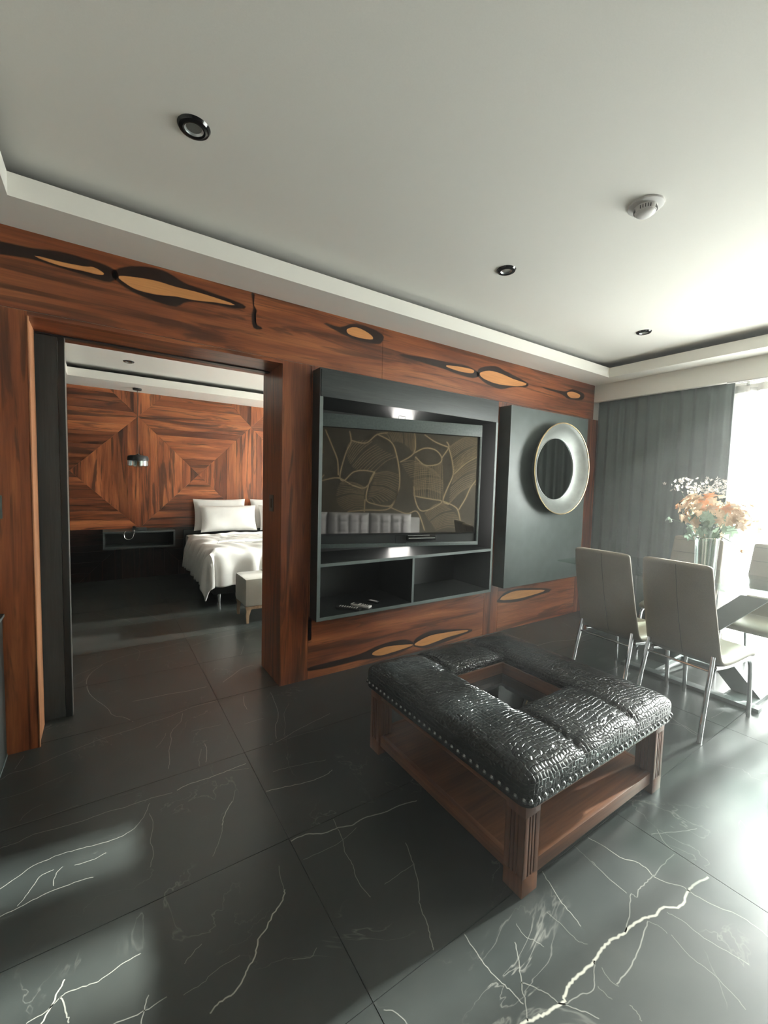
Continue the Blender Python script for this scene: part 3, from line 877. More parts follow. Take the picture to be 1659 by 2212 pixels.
# wall behind the camera, papered with a large leaf print
wf = empty('wall_front', kind='structure')
t = NT('leaf_wallpaper')
pcol, pal = t.paint()
t.set(t.mix((0.05, 0.041, 0.026), pcol, pal), 0.7)
M['wallpaper'] = t.m
bm = B()
box(bm, -1.3, 5.3, YB - 0.15, YB, 0, ZC)
WP = lambda a, b: (a, YB + 0.0012, b)
GOLD = (0.60, 0.46, 0.27)
for sx in (-2.85, 0.0, 2.85):
    for poly in LEAFLINES:
        P = [(p.x + sx, p.y) for p in smooth_path([(a, b, 0) for a, b in poly], 5)]
        if P[0][0] < -1.2 or P[0][0] > 5.1: continue
        ribbon(bm, P, 0.013, GOLD, WP, taper=False, alpha=0.85)
    for A_, B_ in LEAFFANS:
        A1 = smooth_path([(a, b, 0) for a, b in A_], 6); B1 = smooth_path([(a, b, 0) for a, b in B_], 6)
        nn = 17
        for q in range(nn):
            a = A1[int(q * (len(A1) - 1) / (nn - 1))]; b = B1[int(q * (len(B1) - 1) / (nn - 1))]
            mid = (a + b) / 2 + Vector((0, 0.05, 0))
            P = [(p.x + sx, p.y) for p in smooth_path([a, mid, b], 4)]
            if P[0][0] < -1.2 or P[0][0] > 5.1: continue
            ribbon(bm, P, 0.0036, GOLD, WP, taper=False, alpha=0.7)
build('papered_wall', bm, M['wallpaper'], wf, smooth='raw')

# added haze volume standing in for lens glare from the window
t = NT('sunlit_haze')
t.t.nodes.remove(t.b)
vsn = t.n('VolumeScatter')
vsn.inputs['Color'].default_value = (1.0, 1.0, 1.0, 1)
vsn.inputs['Density'].default_value = HAZE
vsn.inputs['Anisotropy'].default_value = 0.55
t.l(vsn.outputs[0], t.out.inputs['Volume'])
hz = bx('haze', (-0.99, 4.925, YB + 0.01, -0.15, 0.002, ZS - 0.002), t.m)
tag(hz, 'thin bright haze in the air of the living room near the window', 'haze', kind='stuff')
# ------------------------------------------------------------------ built-in media cabinet
cb = empty('media_cabinet', (0, 0, 0), 0, 'black oak media cabinet recessed in the red veneer wall around the television', 'cabinet')
FY = -0.12
fw = 0.026
bm = B()
box(bm, NX0, NX0 + fw, FY, 0.395, NZ0, NZ1)
build('side_panel', bm, M['black'], cb)
bx('side_panel', (NX1 - fw, NX1, FY, 0.395, NZ0, NZ1), M['black'], cb)
bx('top_panel', (NX0 + fw, NX1 - fw, FY, 0.395, NZ1 - fw, NZ1), M['black'], cb)
bx('bottom_panel', (NX0 + fw, NX1 - fw, FY, 0.395, NZ0, NZ0 + fw), M['black'], cb)
bx('back_panel', (NX0 + fw, NX1 - fw, 0.38, 0.395, NZ0 + fw, NZ1 - fw), M['black'], cb)
bx('header_panel', (NX0 + 0.010, NX1 - 0.010, FY - 0.006, FY + 0.012, 2.108, NZ1 - 0.010), M['black_wood'], cb, bev=0.001)
bx('header_bottom', (NX0 + fw, NX1 - fw, FY + 0.012, 0.38, 2.108, 2.126), M['black'], cb)
bx('shelf', (NX0 + fw, NX1 - fw, FY, 0.38, 0.882, 0.906), M['black'], cb)
bx('divider', (2.154, 2.176, FY, 0.38, NZ0 + fw, 0.882), M['black'], cb)
e = 0.0035
for nm, b in (('edge_band', (NX0, NX0 + fw, FY - e, FY, NZ0, 2.108)), ('edge_band', (NX1 - fw, NX1, FY - e, FY, NZ0, 2.108)),
              ('edge_band', (NX0 + fw, NX1 - fw, FY - e, FY, NZ0, NZ0 + fw)), ('edge_band', (NX0 + fw, NX1 - fw, FY - e, FY, 0.882, 0.906)),
              ('edge_band', (2.154, 2.176, FY - e, FY, NZ0 + fw, 0.882))):
    bx(nm, b, M['edge'], cb)  # front edges painted lighter grey, as if catching the light

# ------------------------------------------------------------------ television, swung out on its arm
TH = R(15)
tv = empty('television', (2.1, -0.1, 0), -TH, 'large dark television in a grey frame, swung out of the black cabinet', 'television')
bx('frame_rail', (-0.765, 0.681, 0.0, 0.045, 1.932, 2.031), M['frame_grey'], tv, bev=0.0015)
bx('frame_rail', (-0.765, 0.681, 0.0, 0.045, 0.985, 1.016), M['frame_grey'], tv, bev=0.0015)
bx('frame_stile', (0.661, 0.681, -0.001, 0.045, 1.016, 1.932), M['frame_grey'], tv, bev=0.0015)
bx('screen', (-0.765, 0.650, 0.012, 0.016, 1.098, 1.928), M['screen'], tv)
bm = B()
box(bm, -0.765, 0.661, 0.006, 0.04, 1.926, 1.933)
box(bm, 0.648, 0.661, 0.006, 0.04, 1.09, 1.928)
box(bm, -0.765, 0.661, 0.006, 0.04, 1.086, 1.098)
build('screen_bezel', bm, M['black_gloss'], tv)
bx('back_cover', (-0.75, 0.655, 0.017, 0.05, 1.02, 1.925), M['black'], tv)
bx('lower_recess', (-0.765, 0.661, 0.018, 0.04, 1.016, 1.088), M['black'], tv)
bm = B()
box(bm, -0.12, 0.12, 0.05, 0.075, 1.35, 1.65)
box(bm, -0.04, 0.03, 0.075, 0.30, 1.46, 1.54)
box(bm, -0.09, 0.09, 0.30, 0.325, 1.35, 1.65)
build('wall_arm', bm, M['black'], tv)
bm = B()
tube(bm, [(-0.10, -0.004, 2.031), (-0.10, -0.004, 2.052), (-0.045, -0.004, 2.052), (-0.045, -0.004, 2.031)], 0.0025, 6)
build('top_clip', bm, M['alu'], tv)
sb = empty('media_player', (2.1, -0.1, 0), -TH, 'small glossy black sensor bar clipped under the television screen', 'device')
bm = B()
box(bm, 0.0, 0.262, -0.022, 0.016, 1.034, 1.078, bev=0.006)
bd_ = build('body', bm, M['black_gloss'], sb, smooth=True)
bm = B()
tube(bm, [(0.01, -0.024, 1.056), (0.25, -0.024, 1.056)], 0.003, 8)
tube(bm, [(0.004, -0.022, 1.078), (0.20, -0.022, 1.080)], 0.002, 8)
build('front_strip', bm, M['alu'], bd_)
bm = B()
tube(bm, [(-0.006, -0.006, 1.017), (-0.04, -0.006, 1.017), (-0.10, -0.006, 1.017), (-0.10, -0.006, 1.07), (-0.10, -0.006, 1.083), (-0.02, -0.006, 1.083), (-0.004, -0.006, 1.07)], 0.0022, 6)
build('cable', bm, M['black_gloss'], sb)
glow = empty('light_strip', (0, 0, 0), 0, 'glowing white strip light on the cabinet back behind the television', 'lamp')  # glow added out of sight to brighten the shelf and header
bx('housing', (2.24, 2.50, 0.372, 0.3795, 0.93, 2.09), M['alu'], glow)
bx('diffuser', (2.25, 2.49, 0.369, 0.372, 0.93, 2.09), M['led'], glow)

# remotes


def remote(x, y, rz, body, label, L=0.17, W=0.045, screen=False, H=0.018):
    z = NZ0 + fw + 0.0
    o = empty('remote_control', (x, y, z), rz, label, 'remote control')
    bm = B(); box(bm, -W / 2, W / 2, -L / 2, L / 2, 0.0005, H, bev=0.005); bd_ = build('body', bm, body, o, smooth=True)
    if screen:
        bx('display', (-W * 0.36, W * 0.36, L * 0.12, L * 0.40, H, H + 0.001), M['dark_slot'], bd_)
        rows, c0 = 4, M['dark_slot']
    else: rows, c0 = 8, M['white_plastic']
    for r_ in range(rows):
        for c in range(3):
            yy = (-0.38 + r_ * (0.42 if screen else 0.78) / rows) * L
            bx('button', (-W * 0.32 + c * W * 0.24, -W * 0.32 + c * W * 0.24 + W * 0.14, yy, yy + L * 0.04, H, H + 0.0018), c0, bd_)
    return o


remote(1.60, -0.025, R(38), M['black'], 'black remote control with small white buttons, leftmost on the cabinet bottom', 0.21, 0.05)
remote(1.725, -0.015, R(30), M['white_plastic'], 'white remote control lying on the cabinet bottom shelf', 0.17, 0.052, True)
remote(1.87, 0.03, R(20), M['black_gloss'], 'small black remote control right of the white one', 0.10, 0.035)

# ------------------------------------------------------------------ dark panel with round mirror
pn = empty('wall_panel', (0, 0, 0), 0, 'charcoal square panel standing off the veneer wall behind the round mirror', 'panel')
bx('board', (3.285, 4.598, -0.142, 0.0, 0.497, 2.292), M['charcoal'], pn, bev=0.002)
bx('edge_strip', (3.283, 3.287, -0.1435, -0.138, 0.497, 2.292), M['edge'], pn)
mr = empty('round_mirror', (4.00, -0.142, 1.705), 0, 'round mirror in a wide silver bowl frame with a gold rim', 'mirror')
ro, ri = 0.472, 0.325
bm = B()
prof = [(0.30, 0.012), (ri, 0.016), (0.36, 0.028), (0.40, 0.052), (0.44, 0.082), (ro - 0.006, 0.110), (ro, 0.112), (ro - 0.002, 0.098), (0.44, 0.06), (0.38, 0.02), (0.30, 0.0)]
lathe(bm, prof, 96, axis='y')
bowl = build('bowl_frame', bm, M['silver_leaf'], mr, smooth=True)
for r_, h, nm, tt in ((ro, 0.112, 'outer_rim', 0.0065), (ri, 0.020, 'inner_rim', 0.005)):
    bm = B()
    tube(bm, [(r_ * math.cos(a), -h, r_ * math.sin(a)) for a in [2 * math.pi * k / 96 for k in range(97)]], tt, 8, caps=False)
    build(nm, bm, M['brass'] if nm == 'outer_rim' else M['alu'], bowl, smooth=True)
bm = B(); lathe(bm, [(0, 0.0165), (ri, 0.0165), (ri, 0.012), (0, 0.012)], 96, axis='y'); build('mirror_glass', bm, M['mirror'], mr)

# ------------------------------------------------------------------ recessed ceiling lights, detector, switches


def downlight(x, y, label):
    o = empty('recessed_light', (x, y, ZC), 0, label, 'ceiling light', 'recessed ceiling lights')
    bm = B(); lathe(bm, [(0.034, -0.001), (0.036, -0.012), (0.044, -0.014), (0.056, -0.010), (0.062, 0.0)], 40); tr_ = build('trim_ring', bm, M['black_gloss'], o, smooth=True)
    bm = B(); lathe(bm, [(0.036, -0.010), (0.030, -0.003), (0.028, -0.002)], 32); build('inner_ring', bm, M['alu'], tr_, smooth=True)
    bm = B(); lathe(bm, [(0.0, -0.004), (0.018, -0.005), (0.029, -0.003), (0.029, -0.001), (0, -0.001)], 24); build('lamp_face', bm, M['silver_leaf'], o, smooth=True)
    return o


downlight(0.325, -0.965, 'black recessed ceiling light nearest the camera, above the doorway side')
downlight(2.197, -0.958, 'small black recessed ceiling light above the television')
downlight(4.010, -0.962, 'small recessed ceiling light in the far corner near the curtain')
downlight(0.284, 3.205, 'small recessed light in the bedroom ceiling seen through the doorway')
sk = empty('smoke_detector', (2.248, -1.780, ZC), 0, 'white round smoke detector on the living room ceiling', 'detector')
bm = B(); lathe(bm, [(0.0, -0.012), (0.060, -0.012), (0.078, -0.008), (0.080, 0.0), (0, 0)], 48); build('base', bm, M['white_plastic'], sk, smooth=True)
bm = B(); lathe(bm, [(0.052, -0.012), (0.047, -0.036), (0.044, -0.036), (0.044, -0.012)], 48); col_ = build('collar', bm, M['white_plastic'], sk, smooth=True)
for k in range(28):
    a = 2 * math.pi * k / 28
    if k % 7 > 4: continue
    bm = B(); box(bm, -0.0016, 0.0016, -0.0015, 0.0015, -0.033, -0.017)
    build('slot', bm, M['dark_slot'], col_, loc=(0.0492 * math.cos(a), 0.0492 * math.sin(a), 0), rot=(0, 0, a + math.pi / 2))
bm = B(); lathe(bm, [(0.0, -0.050), (0.034, -0.048), (0.043, -0.040), (0.045, -0.034), (0, -0.034)], 48); build('cap', bm, M['white_plastic'], sk, smooth=True)

sw = empty('light_switch', (XB, 0.205, 1.335), 0, 'narrow black switch plate on the right doorway reveal', 'switch')
pt = bx('plate', (-0.005, 0, -0.042, 0.042, -0.062, 0.062), M['charcoal'], sw, bev=0.001)
bx('rocker', (-0.0075, -0.005, -0.018, 0.018, -0.034, 0.034), M['black'], pt)
sw = empty('light_switch', (-0.468, 0.0, 1.33), 0, 'grey switch plate on the veneer left of the doorway', 'switch')
pt = bx('plate', (-0.035, 0.035, -0.008, 0, -0.06, 0.06), M['frame_grey'], sw, bev=0.001)
bx('rocker', (-0.018, 0.018, -0.011, -0.008, -0.035, 0.035), M['black'], pt)

# black console at the left edge
cs = empty('console_cabinet', (0, 0, 0), 0, 'black low cabinet cut off by the left edge beside the doorway', 'cabinet')
bx('body', (-0.98, -0.447, -0.62, -0.004, 0.0, 0.755), M['black_wood_z'], cs)
bx('top_panel', (-0.985, -0.44, -0.625, -0.004, 0.755, 0.772), M['black_wood'], cs)
bx('edge_band', (-0.447, -0.4435, -0.62, -0.004, 0.0, 0.012), M['edge'], cs)
bx('edge_band', (-0.44, -0.4375, -0.625, -0.004, 0.757, 0.771), M['edge'], cs)
bx('door', (-0.72, -0.45, -0.638, -0.622, 0.01, 0.75), M['black'], cs)

# ------------------------------------------------------------------ leather ottoman table
OX0, OX1, OY0, OY1 = 1.247, 2.327, -1.995, -0.945
ot = empty('ottoman_table', (0, 0, 0), 0, 'square black crocodile leather ottoman table on a brown fluted wood base', 'ottoman')
LG = 0.088


def fluted_leg(x0, y0):
    bm = B()
    x1, y1 = x0 + LG, y0 + LG
    k = 0.005
    box(bm, x0 + k, x1 - k, y0 + k, y1 - k, 0.0, 0.372)
    box(bm, x0, x1, y0, y1, 0.0, 0.075, bev=0.002)
    box(bm, x0, x1, y0, y1, 0.305, 0.372, bev=0.002)
    wds = [0, 0.024, 0.031, 0.041, 0.047, 0.057, 0.064, 0.088]
    for a in (0, 2, 4, 6):
        for (p, q) in ((wds[a], wds[a + 1]),):
            box(bm, x0 + p, x0 + q, y0, y0 + k, 0.07, 0.31, bev=0.0012)
            box(bm, x0 + p, x0 + q, y1 - k, y1, 0.07, 0.31, bev=0.0012)
            box(bm, x0, x0 + k, y0 + p, y0 + q, 0.07, 0.31, bev=0.0012)
            box(bm, x1 - k, x1, y0 + p, y0 + q, 0.07, 0.31, bev=0.0012)
    return bm


for x0 in (OX0, OX1 - LG):
    for y0 in (OY0, OY1 - LG):
        build('leg', fluted_leg(x0, y0), M['table_z'], ot, smooth=True)
i1, i2 = 0.012, 0.034
for z0, z1 in ((0.312, 0.372), (0.048, 0.105)):
    bx('rail', (OX0 + LG, OX1 - LG, OY0 + i1, OY0 + i2, z0, z1), M['table_x'], ot, bev=0.002)
    bx('rail', (OX0 + LG, OX1 - LG, OY1 - i2, OY1 - i1, z0, z1), M['table_x'], ot, bev=0.002)
    bx('rail', (OX0 + i1, OX0 + i2, OY0 + LG, OY1 - LG, z0, z1), M['table_y'], ot, bev=0.002)
    bx('rail', (OX1 - i2, OX1 - i1, OY0 + LG, OY1 - LG, z0, z1), M['table_y'], ot, bev=0.002)
bx('shelf', (OX0 + i2, OX1 - i2, OY0 + i2, OY1 - i2, 0.085, 0.103), M['table_x'], ot)
HX0, HX1, HY0, HY1 = 1.578, 1.972, -1.665, -1.262
t_ = 0.022
for b, mk in (((HX0 - t_, HX1 + t_, HY0 - t_, HY0, 0.355, 0.452), 'table_x'), ((HX0 - t_, HX1 + t_, HY1, HY1 + t_, 0.355, 0.452), 'table_x'),
              ((HX0 - t_, HX0, HY0, HY1, 0.355, 0.452), 'table_y'), ((HX1, HX1 + t_, HY0, HY1, 0.355, 0.452), 'table_y')):
    bx('well_board', b, M[mk], ot, bev=0.0015)
for b, mk in (((HX0, HX1, HY0, HY0 + 0.010, 0.366, 0.386), 'table_x'), ((HX0, HX1, HY1 - 0.010, HY1, 0.366, 0.386), 'table_x'),
              ((HX0, HX0 + 0.010, HY0 + 0.01, HY1 - 0.01, 0.366, 0.386), 'table_y'), ((HX1 - 0.010, HX1, HY0 + 0.01, HY1 - 0.01, 0.366, 0.386), 'table_y')):
    bx('glass_bead', b, M['table_z'], ot)
bx('glass_inset', (HX0 + 0.001, HX1 - 0.001, HY0 + 0.001, HY1 - 0.001, 0.386, 0.391), M['smoked_glass'], ot)
# padded top: a rounded square ring, sampled on a polar-square grid
QX0, QX1, QY0, QY1 = OX0 - 0.028, OX1 + 0.028, OY0 - 0.028, OY1 + 0.028
bm = B()
NS = 192


def perim(t, x0, x1, y0, y1, rc):
    """point at parameter t (0..4) on a square outline with rounded corners"""
    side = int(t) % 4; f = t - int(t)
    cx, cy, hx, hy = (x0 + x1) / 2, (y0 + y1) / 2, (x1 - x0) / 2, (y1 - y0) / 2
    u = 2 * f - 1
    p = {0: (u, -1), 1: (1, u), 2: (-u, 1), 3: (-1, -u)}[side]
    px, py = p[0] * hx, p[1] * hy
    ax, ay = abs(px) - (hx - rc), abs(py) - (hy - rc)
    if ax > 0 and ay > 0:
        l_ = math.hypot(ax, ay)
        if l_ > 1e-9:
            s_ = rc / l_
            px = math.copysign(hx - rc + ax * s_, px); py = math.copysign(hy - rc + ay * s_, py)
    return cx + px, cy + py


levels = []
NR = 40
for k in range(NR + 1):
    s = k / NR
    # outer skirt -> top -> inner edge
    if s < 0.12:
        q = s / 0.12; levels.append((-0.004 * (1 - q), 0.366 + 0.052 * q, 0))
    else:
        q = (s - 0.12) / 0.88
        levels.append((q, None, 1))
rows = []
for lv in levels:
    row = []
    for j in range(NS):
        t0 = 4.0 * j / NS
        ox_, oy_ = perim(t0, QX0, QX1, QY0, QY1, 0.045)
        ix_, iy_ = perim(t0, HX0 - 0.014, HX1 + 0.014, HY0 - 0.014, HY1 + 0.014, 0.012)
        if lv[2] == 0:
            f = 0.0; z = lv[1]
            x, y = ox_ + (ox_ - (OX0 + OX1) / 2) * lv[0], oy_ + (oy_ - (OY0 + OY1) / 2) * lv[0]
        else:
            q = lv[0]
            f = 1 - math.cos(min(1.0, q * 1.0) * math.pi / 2) if False else q
            # ease so the edge rolls over
            a = q * math.pi
            f = (1 - math.cos(a)) / 2
            x, y = ox_ + (ix_ - ox_) * f, oy_ + (iy_ - oy_) * f
            prof_ = (max(0.0, math.sin(a))) ** 0.42
            base = 0.418 + (0.440 - 0.418) * f
            z = base + 0.082 * prof_
            # seams running front to back at the sides of the well, soft tufts between them
            for sx in (HX0 - 0.01, HX1 + 0.01):
                if y < HY0 or y > HY1:
                    d = abs(x - sx)
                    z -= 0.016 * math.exp(-(d / 0.013) ** 2) * prof_ + 0.010 * math.exp(-(d / 0.06) ** 2) * prof_
            for sy in (-1.29, -1.64):
                for sx in (1.40, 2.15):
                    z -= 0.006 * math.exp(-((y - sy) / 0.05) ** 2 - ((x - sx) / 0.12) ** 2) * prof_
            z += 0.002 * math.sin(x * 41 + y * 17) * math.sin(y * 37 - x * 11) * prof_
        row.append(bm.verts.new((x, y, z)))
    rows.append(row)
for a, b in zip(rows, rows[1:]):
    for j in range(NS):
        j2 = (j + 1) % NS
        bm.faces.new((a[j], a[j2], b[j2], b[j]))
bmesh.ops.subdivide_edges(bm, edges=bm.edges[:], cuts=1, use_grid_fill=True)
ptop = build('padded_top', bm, M['croc'], ot, smooth=True)
# seam cords
for sx in (HX0 - 0.01, HX1 + 0.01):
    for ya, yb in ((QY0 + 0.012, HY0 - 0.02), (HY1 + 0.02, QY1 - 0.012)):
        bm = B(); pts = []
        for k in range(15):
            y = ya + (yb - ya) * k / 14
            q = abs(y - (QY0 if ya < -1.6 else QY1)) / abs((HY0 if ya < -1.6 else HY1) - (QY0 if ya < -1.6 else QY1))
            q = min(1, max(0, q))
            a = math.acos(max(-1, min(1, 1 - 2 * q)))
            pr = max(0.0, math.sin(a)) ** 0.42
            pts.append((sx, y, 0.418 + 0.022 * q + 0.082 * pr - 0.024 * pr))
        tube(bm, pts, 0.0024, 6)
        build('seam_cord', bm, M['black'], ptop, smooth=True)
# nail heads
bm = B()
lathe(bm, [(0.0, 0.0075), (0.005, 0.0064), (0.0095, 0.0030), (0.011, 0.0)], 12)
nail = build('nail_head', bm, M['chrome'], ptop, smooth=True)
first = True
M['nail'] = plain('blackened_nail', (0.20, 0.21, 0.21), 0.22, 1.0)
nail.data.materials[0] = M['nail']
nn = 30
for side in range(4):
    for k in range(nn):
        f = (k + 0.5) / nn
        x, y = perim(side + f, QX0 - 0.001, QX1 + 0.001, QY0 - 0.001, QY1 + 0.001, 0.045)
        o = nail if first else nail.copy()
        if not first: C.objects.link(o); o.parent = ptop
        first = False
        nrm = {0: Vector((0, -1, 0)), 1: Vector((1, 0, 0)), 2: Vector((0, 1, 0)), 3: Vector((-1, 0, 0))}[side]
        o.location = (x, y, 0.392)
        o.rotation_euler = nrm.to_track_quat('Z', 'Y').to_euler()

# ------------------------------------------------------------------ dining chairs


def chair_shell(parent):
    path = [(-0.325, 1.070), (-0.318, 1.03), (-0.300, 0.94), (-0.272, 0.82), (-0.236, 0.69), (-0.202, 0.58), (-0.178, 0.505), (-0.150, 0.468), (-0.10, 0.452),
            (0.0, 0.447), (0.12, 0.452), (0.22, 0.458), (0.285, 0.452), (0.315, 0.432)]
    P = smooth_path([(a, 0, b) for a, b in path], 4)
    n = len(P)
    bm = B()
    rings = []
    K = 24
    for i, p in enumerate(P):
        s = i / (n - 1)
        d = (P[min(i + 1, n - 1)] - P[max(i - 1, 0)]).normalized()
        nr = Vector((d.z, 0, -d.x))
        if nr.x > 0 and p.z > 0.6: nr = -nr
        hw = 0.197 + 0.022 * math.sin(min(1, s / 0.55) * math.pi / 2)
        if s > 0.85: hw -= 0.012 * (s - 0.85) / 0.15
        if s < 0.04: hw -= 0.028 * (1 - s / 0.04) ** 2
        ht = 0.021 + (0.010 if p.z < 0.5 and p.x > -0.12 else 0)
        if i == 0 or i == n - 1: ht *= 0.35
        elif i == 1 or i == n - 2: ht *= 0.8
        ring = []
        for k in range(K):
            a = 2 * math.pi * k / K
            c, si = math.cos(a), math.sin(a)
            u = math.copysign(abs(c) ** 0.28, c) * hw
            v = math.copysign(abs(si) ** 0.75, si) * ht
            ring.append(bm.verts.new((p.x + nr.x * v, u, p.z + nr.z * v)))
        rings.append(ring)
    for a, b in zip(rings, rings[1:]):
        for k in range(K):
            bm.faces.new((a[k], a[(k + 1) % K], b[(k + 1) % K], b[k]))
    bm.faces.new(rings[0]); bm.faces.new(rings[-1])
    shell = build('upholstered_shell', bm, M['taupe'], parent, smooth=True)
    # seams: one down the back, cross seams on the front
    bm = B()
    pts = []
    for i in range(2, n - 26):
        p = P[i]; d = (P[i + 1] - P[i - 1]).normalized()
        off = Vector((-abs(d.z), 0, 0)) * 0.0215 + Vector((0, 0, -0.0215 * abs(d.x)))
        pts.append(Vector((p.x, -0.01, p.z)) + off)
    tube(bm, pts, 0.0016, 6)
    build('back_seam', bm, M['seam'], shell)
    for j in (4, 9, 14, 20):
        p = P[j]; d = (P[j + 1] - P[j - 1]).normalized()
        q = Vector((p.x + abs(d.z) * 0.0215, 0, p.z + abs(d.x) * 0.0215))
        bm = B(); tube(bm, [q + Vector((0, -0.185, 0)), q + Vector((0, 0.185, 0))], 0.0016, 6)
        build('front_seam', bm, M['seam'], shell)


def make_chair():
    o = empty('dining_chair')
    chair_shell(o)
    for s in (-1, 1):
        bm = B()
        tube(bm, smooth_path([(-0.315, s * 0.196, 0.0), (-0.275, s * 0.194, 0.22), (-0.225, s * 0.190, 0.42), (-0.205, s * 0.188, 0.505)], 4), 0.0125, 10, flat=1.5)
        build('rear_leg', bm, M['chrome'], o, smooth=True)
        bm = B()
        tube(bm, smooth_path([(0.325, s * 0.196, 0.0), (0.312, s * 0.195, 0.2), (0.298, s * 0.193, 0.36), (0.275, s * 0.190, 0.405), (0.22, s * 0.188, 0.415), (0.0, s * 0.185, 0.412), (-0.17, s * 0.185, 0.43)], 5), 0.0125, 10, flat=1.5)
        build('front_leg', bm, M['chrome'], o, smooth=True)
    bm = B()
    tube(bm, [(0.0, -0.185, 0.408), (0.0, 0.185, 0.408)], 0.010, 8)
    tube(bm, [(-0.225, -0.19, 0.415), (-0.225, 0.19, 0.415)], 0.008, 8)
    build('cross_bar', bm, M['chrome'], o, smooth=True)
    return o


ch = make_chair()
spots = [(3.27, -1.295, R(-2), 'taupe dining chair with its back to the camera, next to the mirror wall'),
         (3.29, -1.772, R(-5), 'taupe dining chair with its back to the camera, right of the other near chair'),
         (4.42, -1.235, R(180), 'taupe dining chair behind the glass vase, against the dark drape'),
         (4.44, -1.835, R(178), 'taupe dining chair facing the camera in front of the bright window')]
for i, (x, y, rz, lb) in enumerate(spots):
    c = ch if i == 0 else copy_tree(ch)
    c.location = (x, y, 0.0); c.rotation_euler = (0, 0, rz)
    tag(c, lb, 'chair', 'dining chairs around the glass table')

# ------------------------------------------------------------------ glass dining table
ZT = 0.80
TX0, TX1, TY0, TY1 = 3.72, 4.66, -2.66, -0.43
dt = empty('dining_table', (0, 0, 0), 0, 'glass dining table on a dark crossed plank base between the taupe chairs', 'table')
M['table_glass'] = thin_glass('pale_green_glass', 0.12, (0.86, 0.94, 0.91))
bx('glass_top', (TX0, TX1, TY0, TY1, ZT - 0.012, ZT), M['table_glass'], dt, bev=0.002)
TCY = -1.565
for sgn in (-1, 1):
    bm = B()
    pb_, pt_ = Vector((0, TCY - sgn * 0.33, 0.028)), Vector((0, TCY + sgn * 0.36, ZT - 0.012))
    hw = 0.085
    x0, x1 = (3.90, 3.975) if sgn > 0 else (3.975, 4.05)
    vs_ = []
    for x in (x0, x1):
        vs_.append([bm.verts.new(q) for q in ((x, pb_.y - hw, pb_.z), (x, pb_.y + hw, pb_.z), (x, pt_.y + hw, pt_.z), (x, pt_.y - hw, pt_.z))])
    bm.faces.new(vs_[0]); bm.faces.new(vs_[1])
    for k in range(4):
        bm.faces.new((vs_[0][k], vs_[0][(k + 1) % 4], vs_[1][(k + 1) % 4], vs_[1][k]))
    build('crossed_plank', bm, M['charcoal'], dt)
bx('floor_bar', (3.70, 3.785, -2.02, -1.10, 0, 0.028), M['charcoal'], dt, bev=0.002)
bx('floor_bar', (4.30, 4.385, -2.02, -1.10, 0, 0.028), M['charcoal'], dt, bev=0.002)
bx('base_tie', (3.785, 4.30, -1.98, -1.80, 0, 0.028), M['charcoal'], dt)
bx('base_tie', (3.785, 4.30, -1.33, -1.15, 0, 0.028), M['charcoal'], dt)

# ------------------------------------------------------------------ vase and bouquet
VX, VY = 4.05, -1.535
vz = empty('glass_vase', (VX, VY, ZT), 0, 'clear glass cylinder vase holding the dried bouquet on the glass table', 'vase')
bm = B()
lathe(bm, [(0, 0.0), (0.066, 0.0), (0.070, 0.006), (0.073, 0.16), (0.080, 0.325), (0.0825, 0.335), (0.078, 0.335), (0.075, 0.325), (0.069, 0.16), (0.066, 0.020), (0, 0.018)], 48)
build('vase_wall', bm, M['glass'], vz, smooth=True)
bm = B(); lathe(bm, [(0.0795, 0.332), (0.083, 0.336), (0.0795, 0.340), (0.077, 0.336), (0.0795, 0.332)], 48); build('rim', bm, M['chrome'], vz, smooth=True)

fb = empty('flower_bouquet', (VX, VY, ZT), 0, 'bouquet of dried beige leaves and tiny white blossoms in the vase', 'flowers')


def leafmat(name, col):
    t = NT(name)
    f = t.noise(t.coords(), 25, 3)
    c = t.ramp(f, [(0.3, tuple(x * 0.8 for x in col)), (0.7, col)])
    t.set(c, 0.6)
    tl = t.n('BsdfTranslucent'); t.l(c, tl.inputs[0])
    mx = t.n('MixShader'); mx.inputs[0].default_value = 0.45
    t.l(t.b.outputs[0], mx.inputs[1]); t.l(tl.outputs[0], mx.inputs[2]); t.l(mx.outputs[0], t.out.inputs[0])
    return t.m


LM = [leafmat('dried_leaf_beige', (0.50, 0.37, 0.25)), leafmat('dried_leaf_orange', (0.62, 0.30, 0.15)), leafmat('leaf_green', (0.20, 0.27, 0.20)), leafmat('blossom_white', (0.55, 0.50, 0.44))]


def maple(mt):
    bm = B()
    pts = []
    for ang, r_ in ((-90, .18), (-60, .42), (-48, .30), (-20, .72), (-8, .55), (5, .62), (22, .45), (45, .85), (55, .72), (70, .60), (90, 1.0)):
        pts.append((r_ * math.cos(R(ang)), r_ * math.sin(R(ang)) + 0.2))
    left = [(-x, y) for x, y in reversed(pts[1:-1])]
    out = pts + left
    vs_ = [bm.verts.new((x, y, 0.12 * math.sin(3 * x) * x - 0.18 * y * y)) for x, y in out]
    c0 = bm.verts.new((0, 0.2, 0.05))
    for i in range(len(vs_)):
        bm.faces.new((c0, vs_[i], vs_[(i + 1) % len(vs_)]))
    return build('leaf', bm, mt, fb, smooth='raw')


protos = [maple(LM[0]), maple(LM[1]), maple(LM[2])]


def blossom():
    bm = B()
    c0 = bm.verts.new((0, 0, -0.2))
    for k in range(5):
        a = 2 * math.pi * k / 5
        p = [bm.verts.new((math.cos(a + d) * r_, math.sin(a + d) * r_, z)) for d, r_, z in ((-.35, .7, .15), (0, 1.05, .3), (.35, .7, .15))]
        bm.faces.new((c0, p[0], p[1])); bm.faces.new((c0, p[1], p[2]))
    return build('blossom', bm, LM[3], fb, smooth='raw')


bp = blossom()
RF = random.Random(5)
used = set()


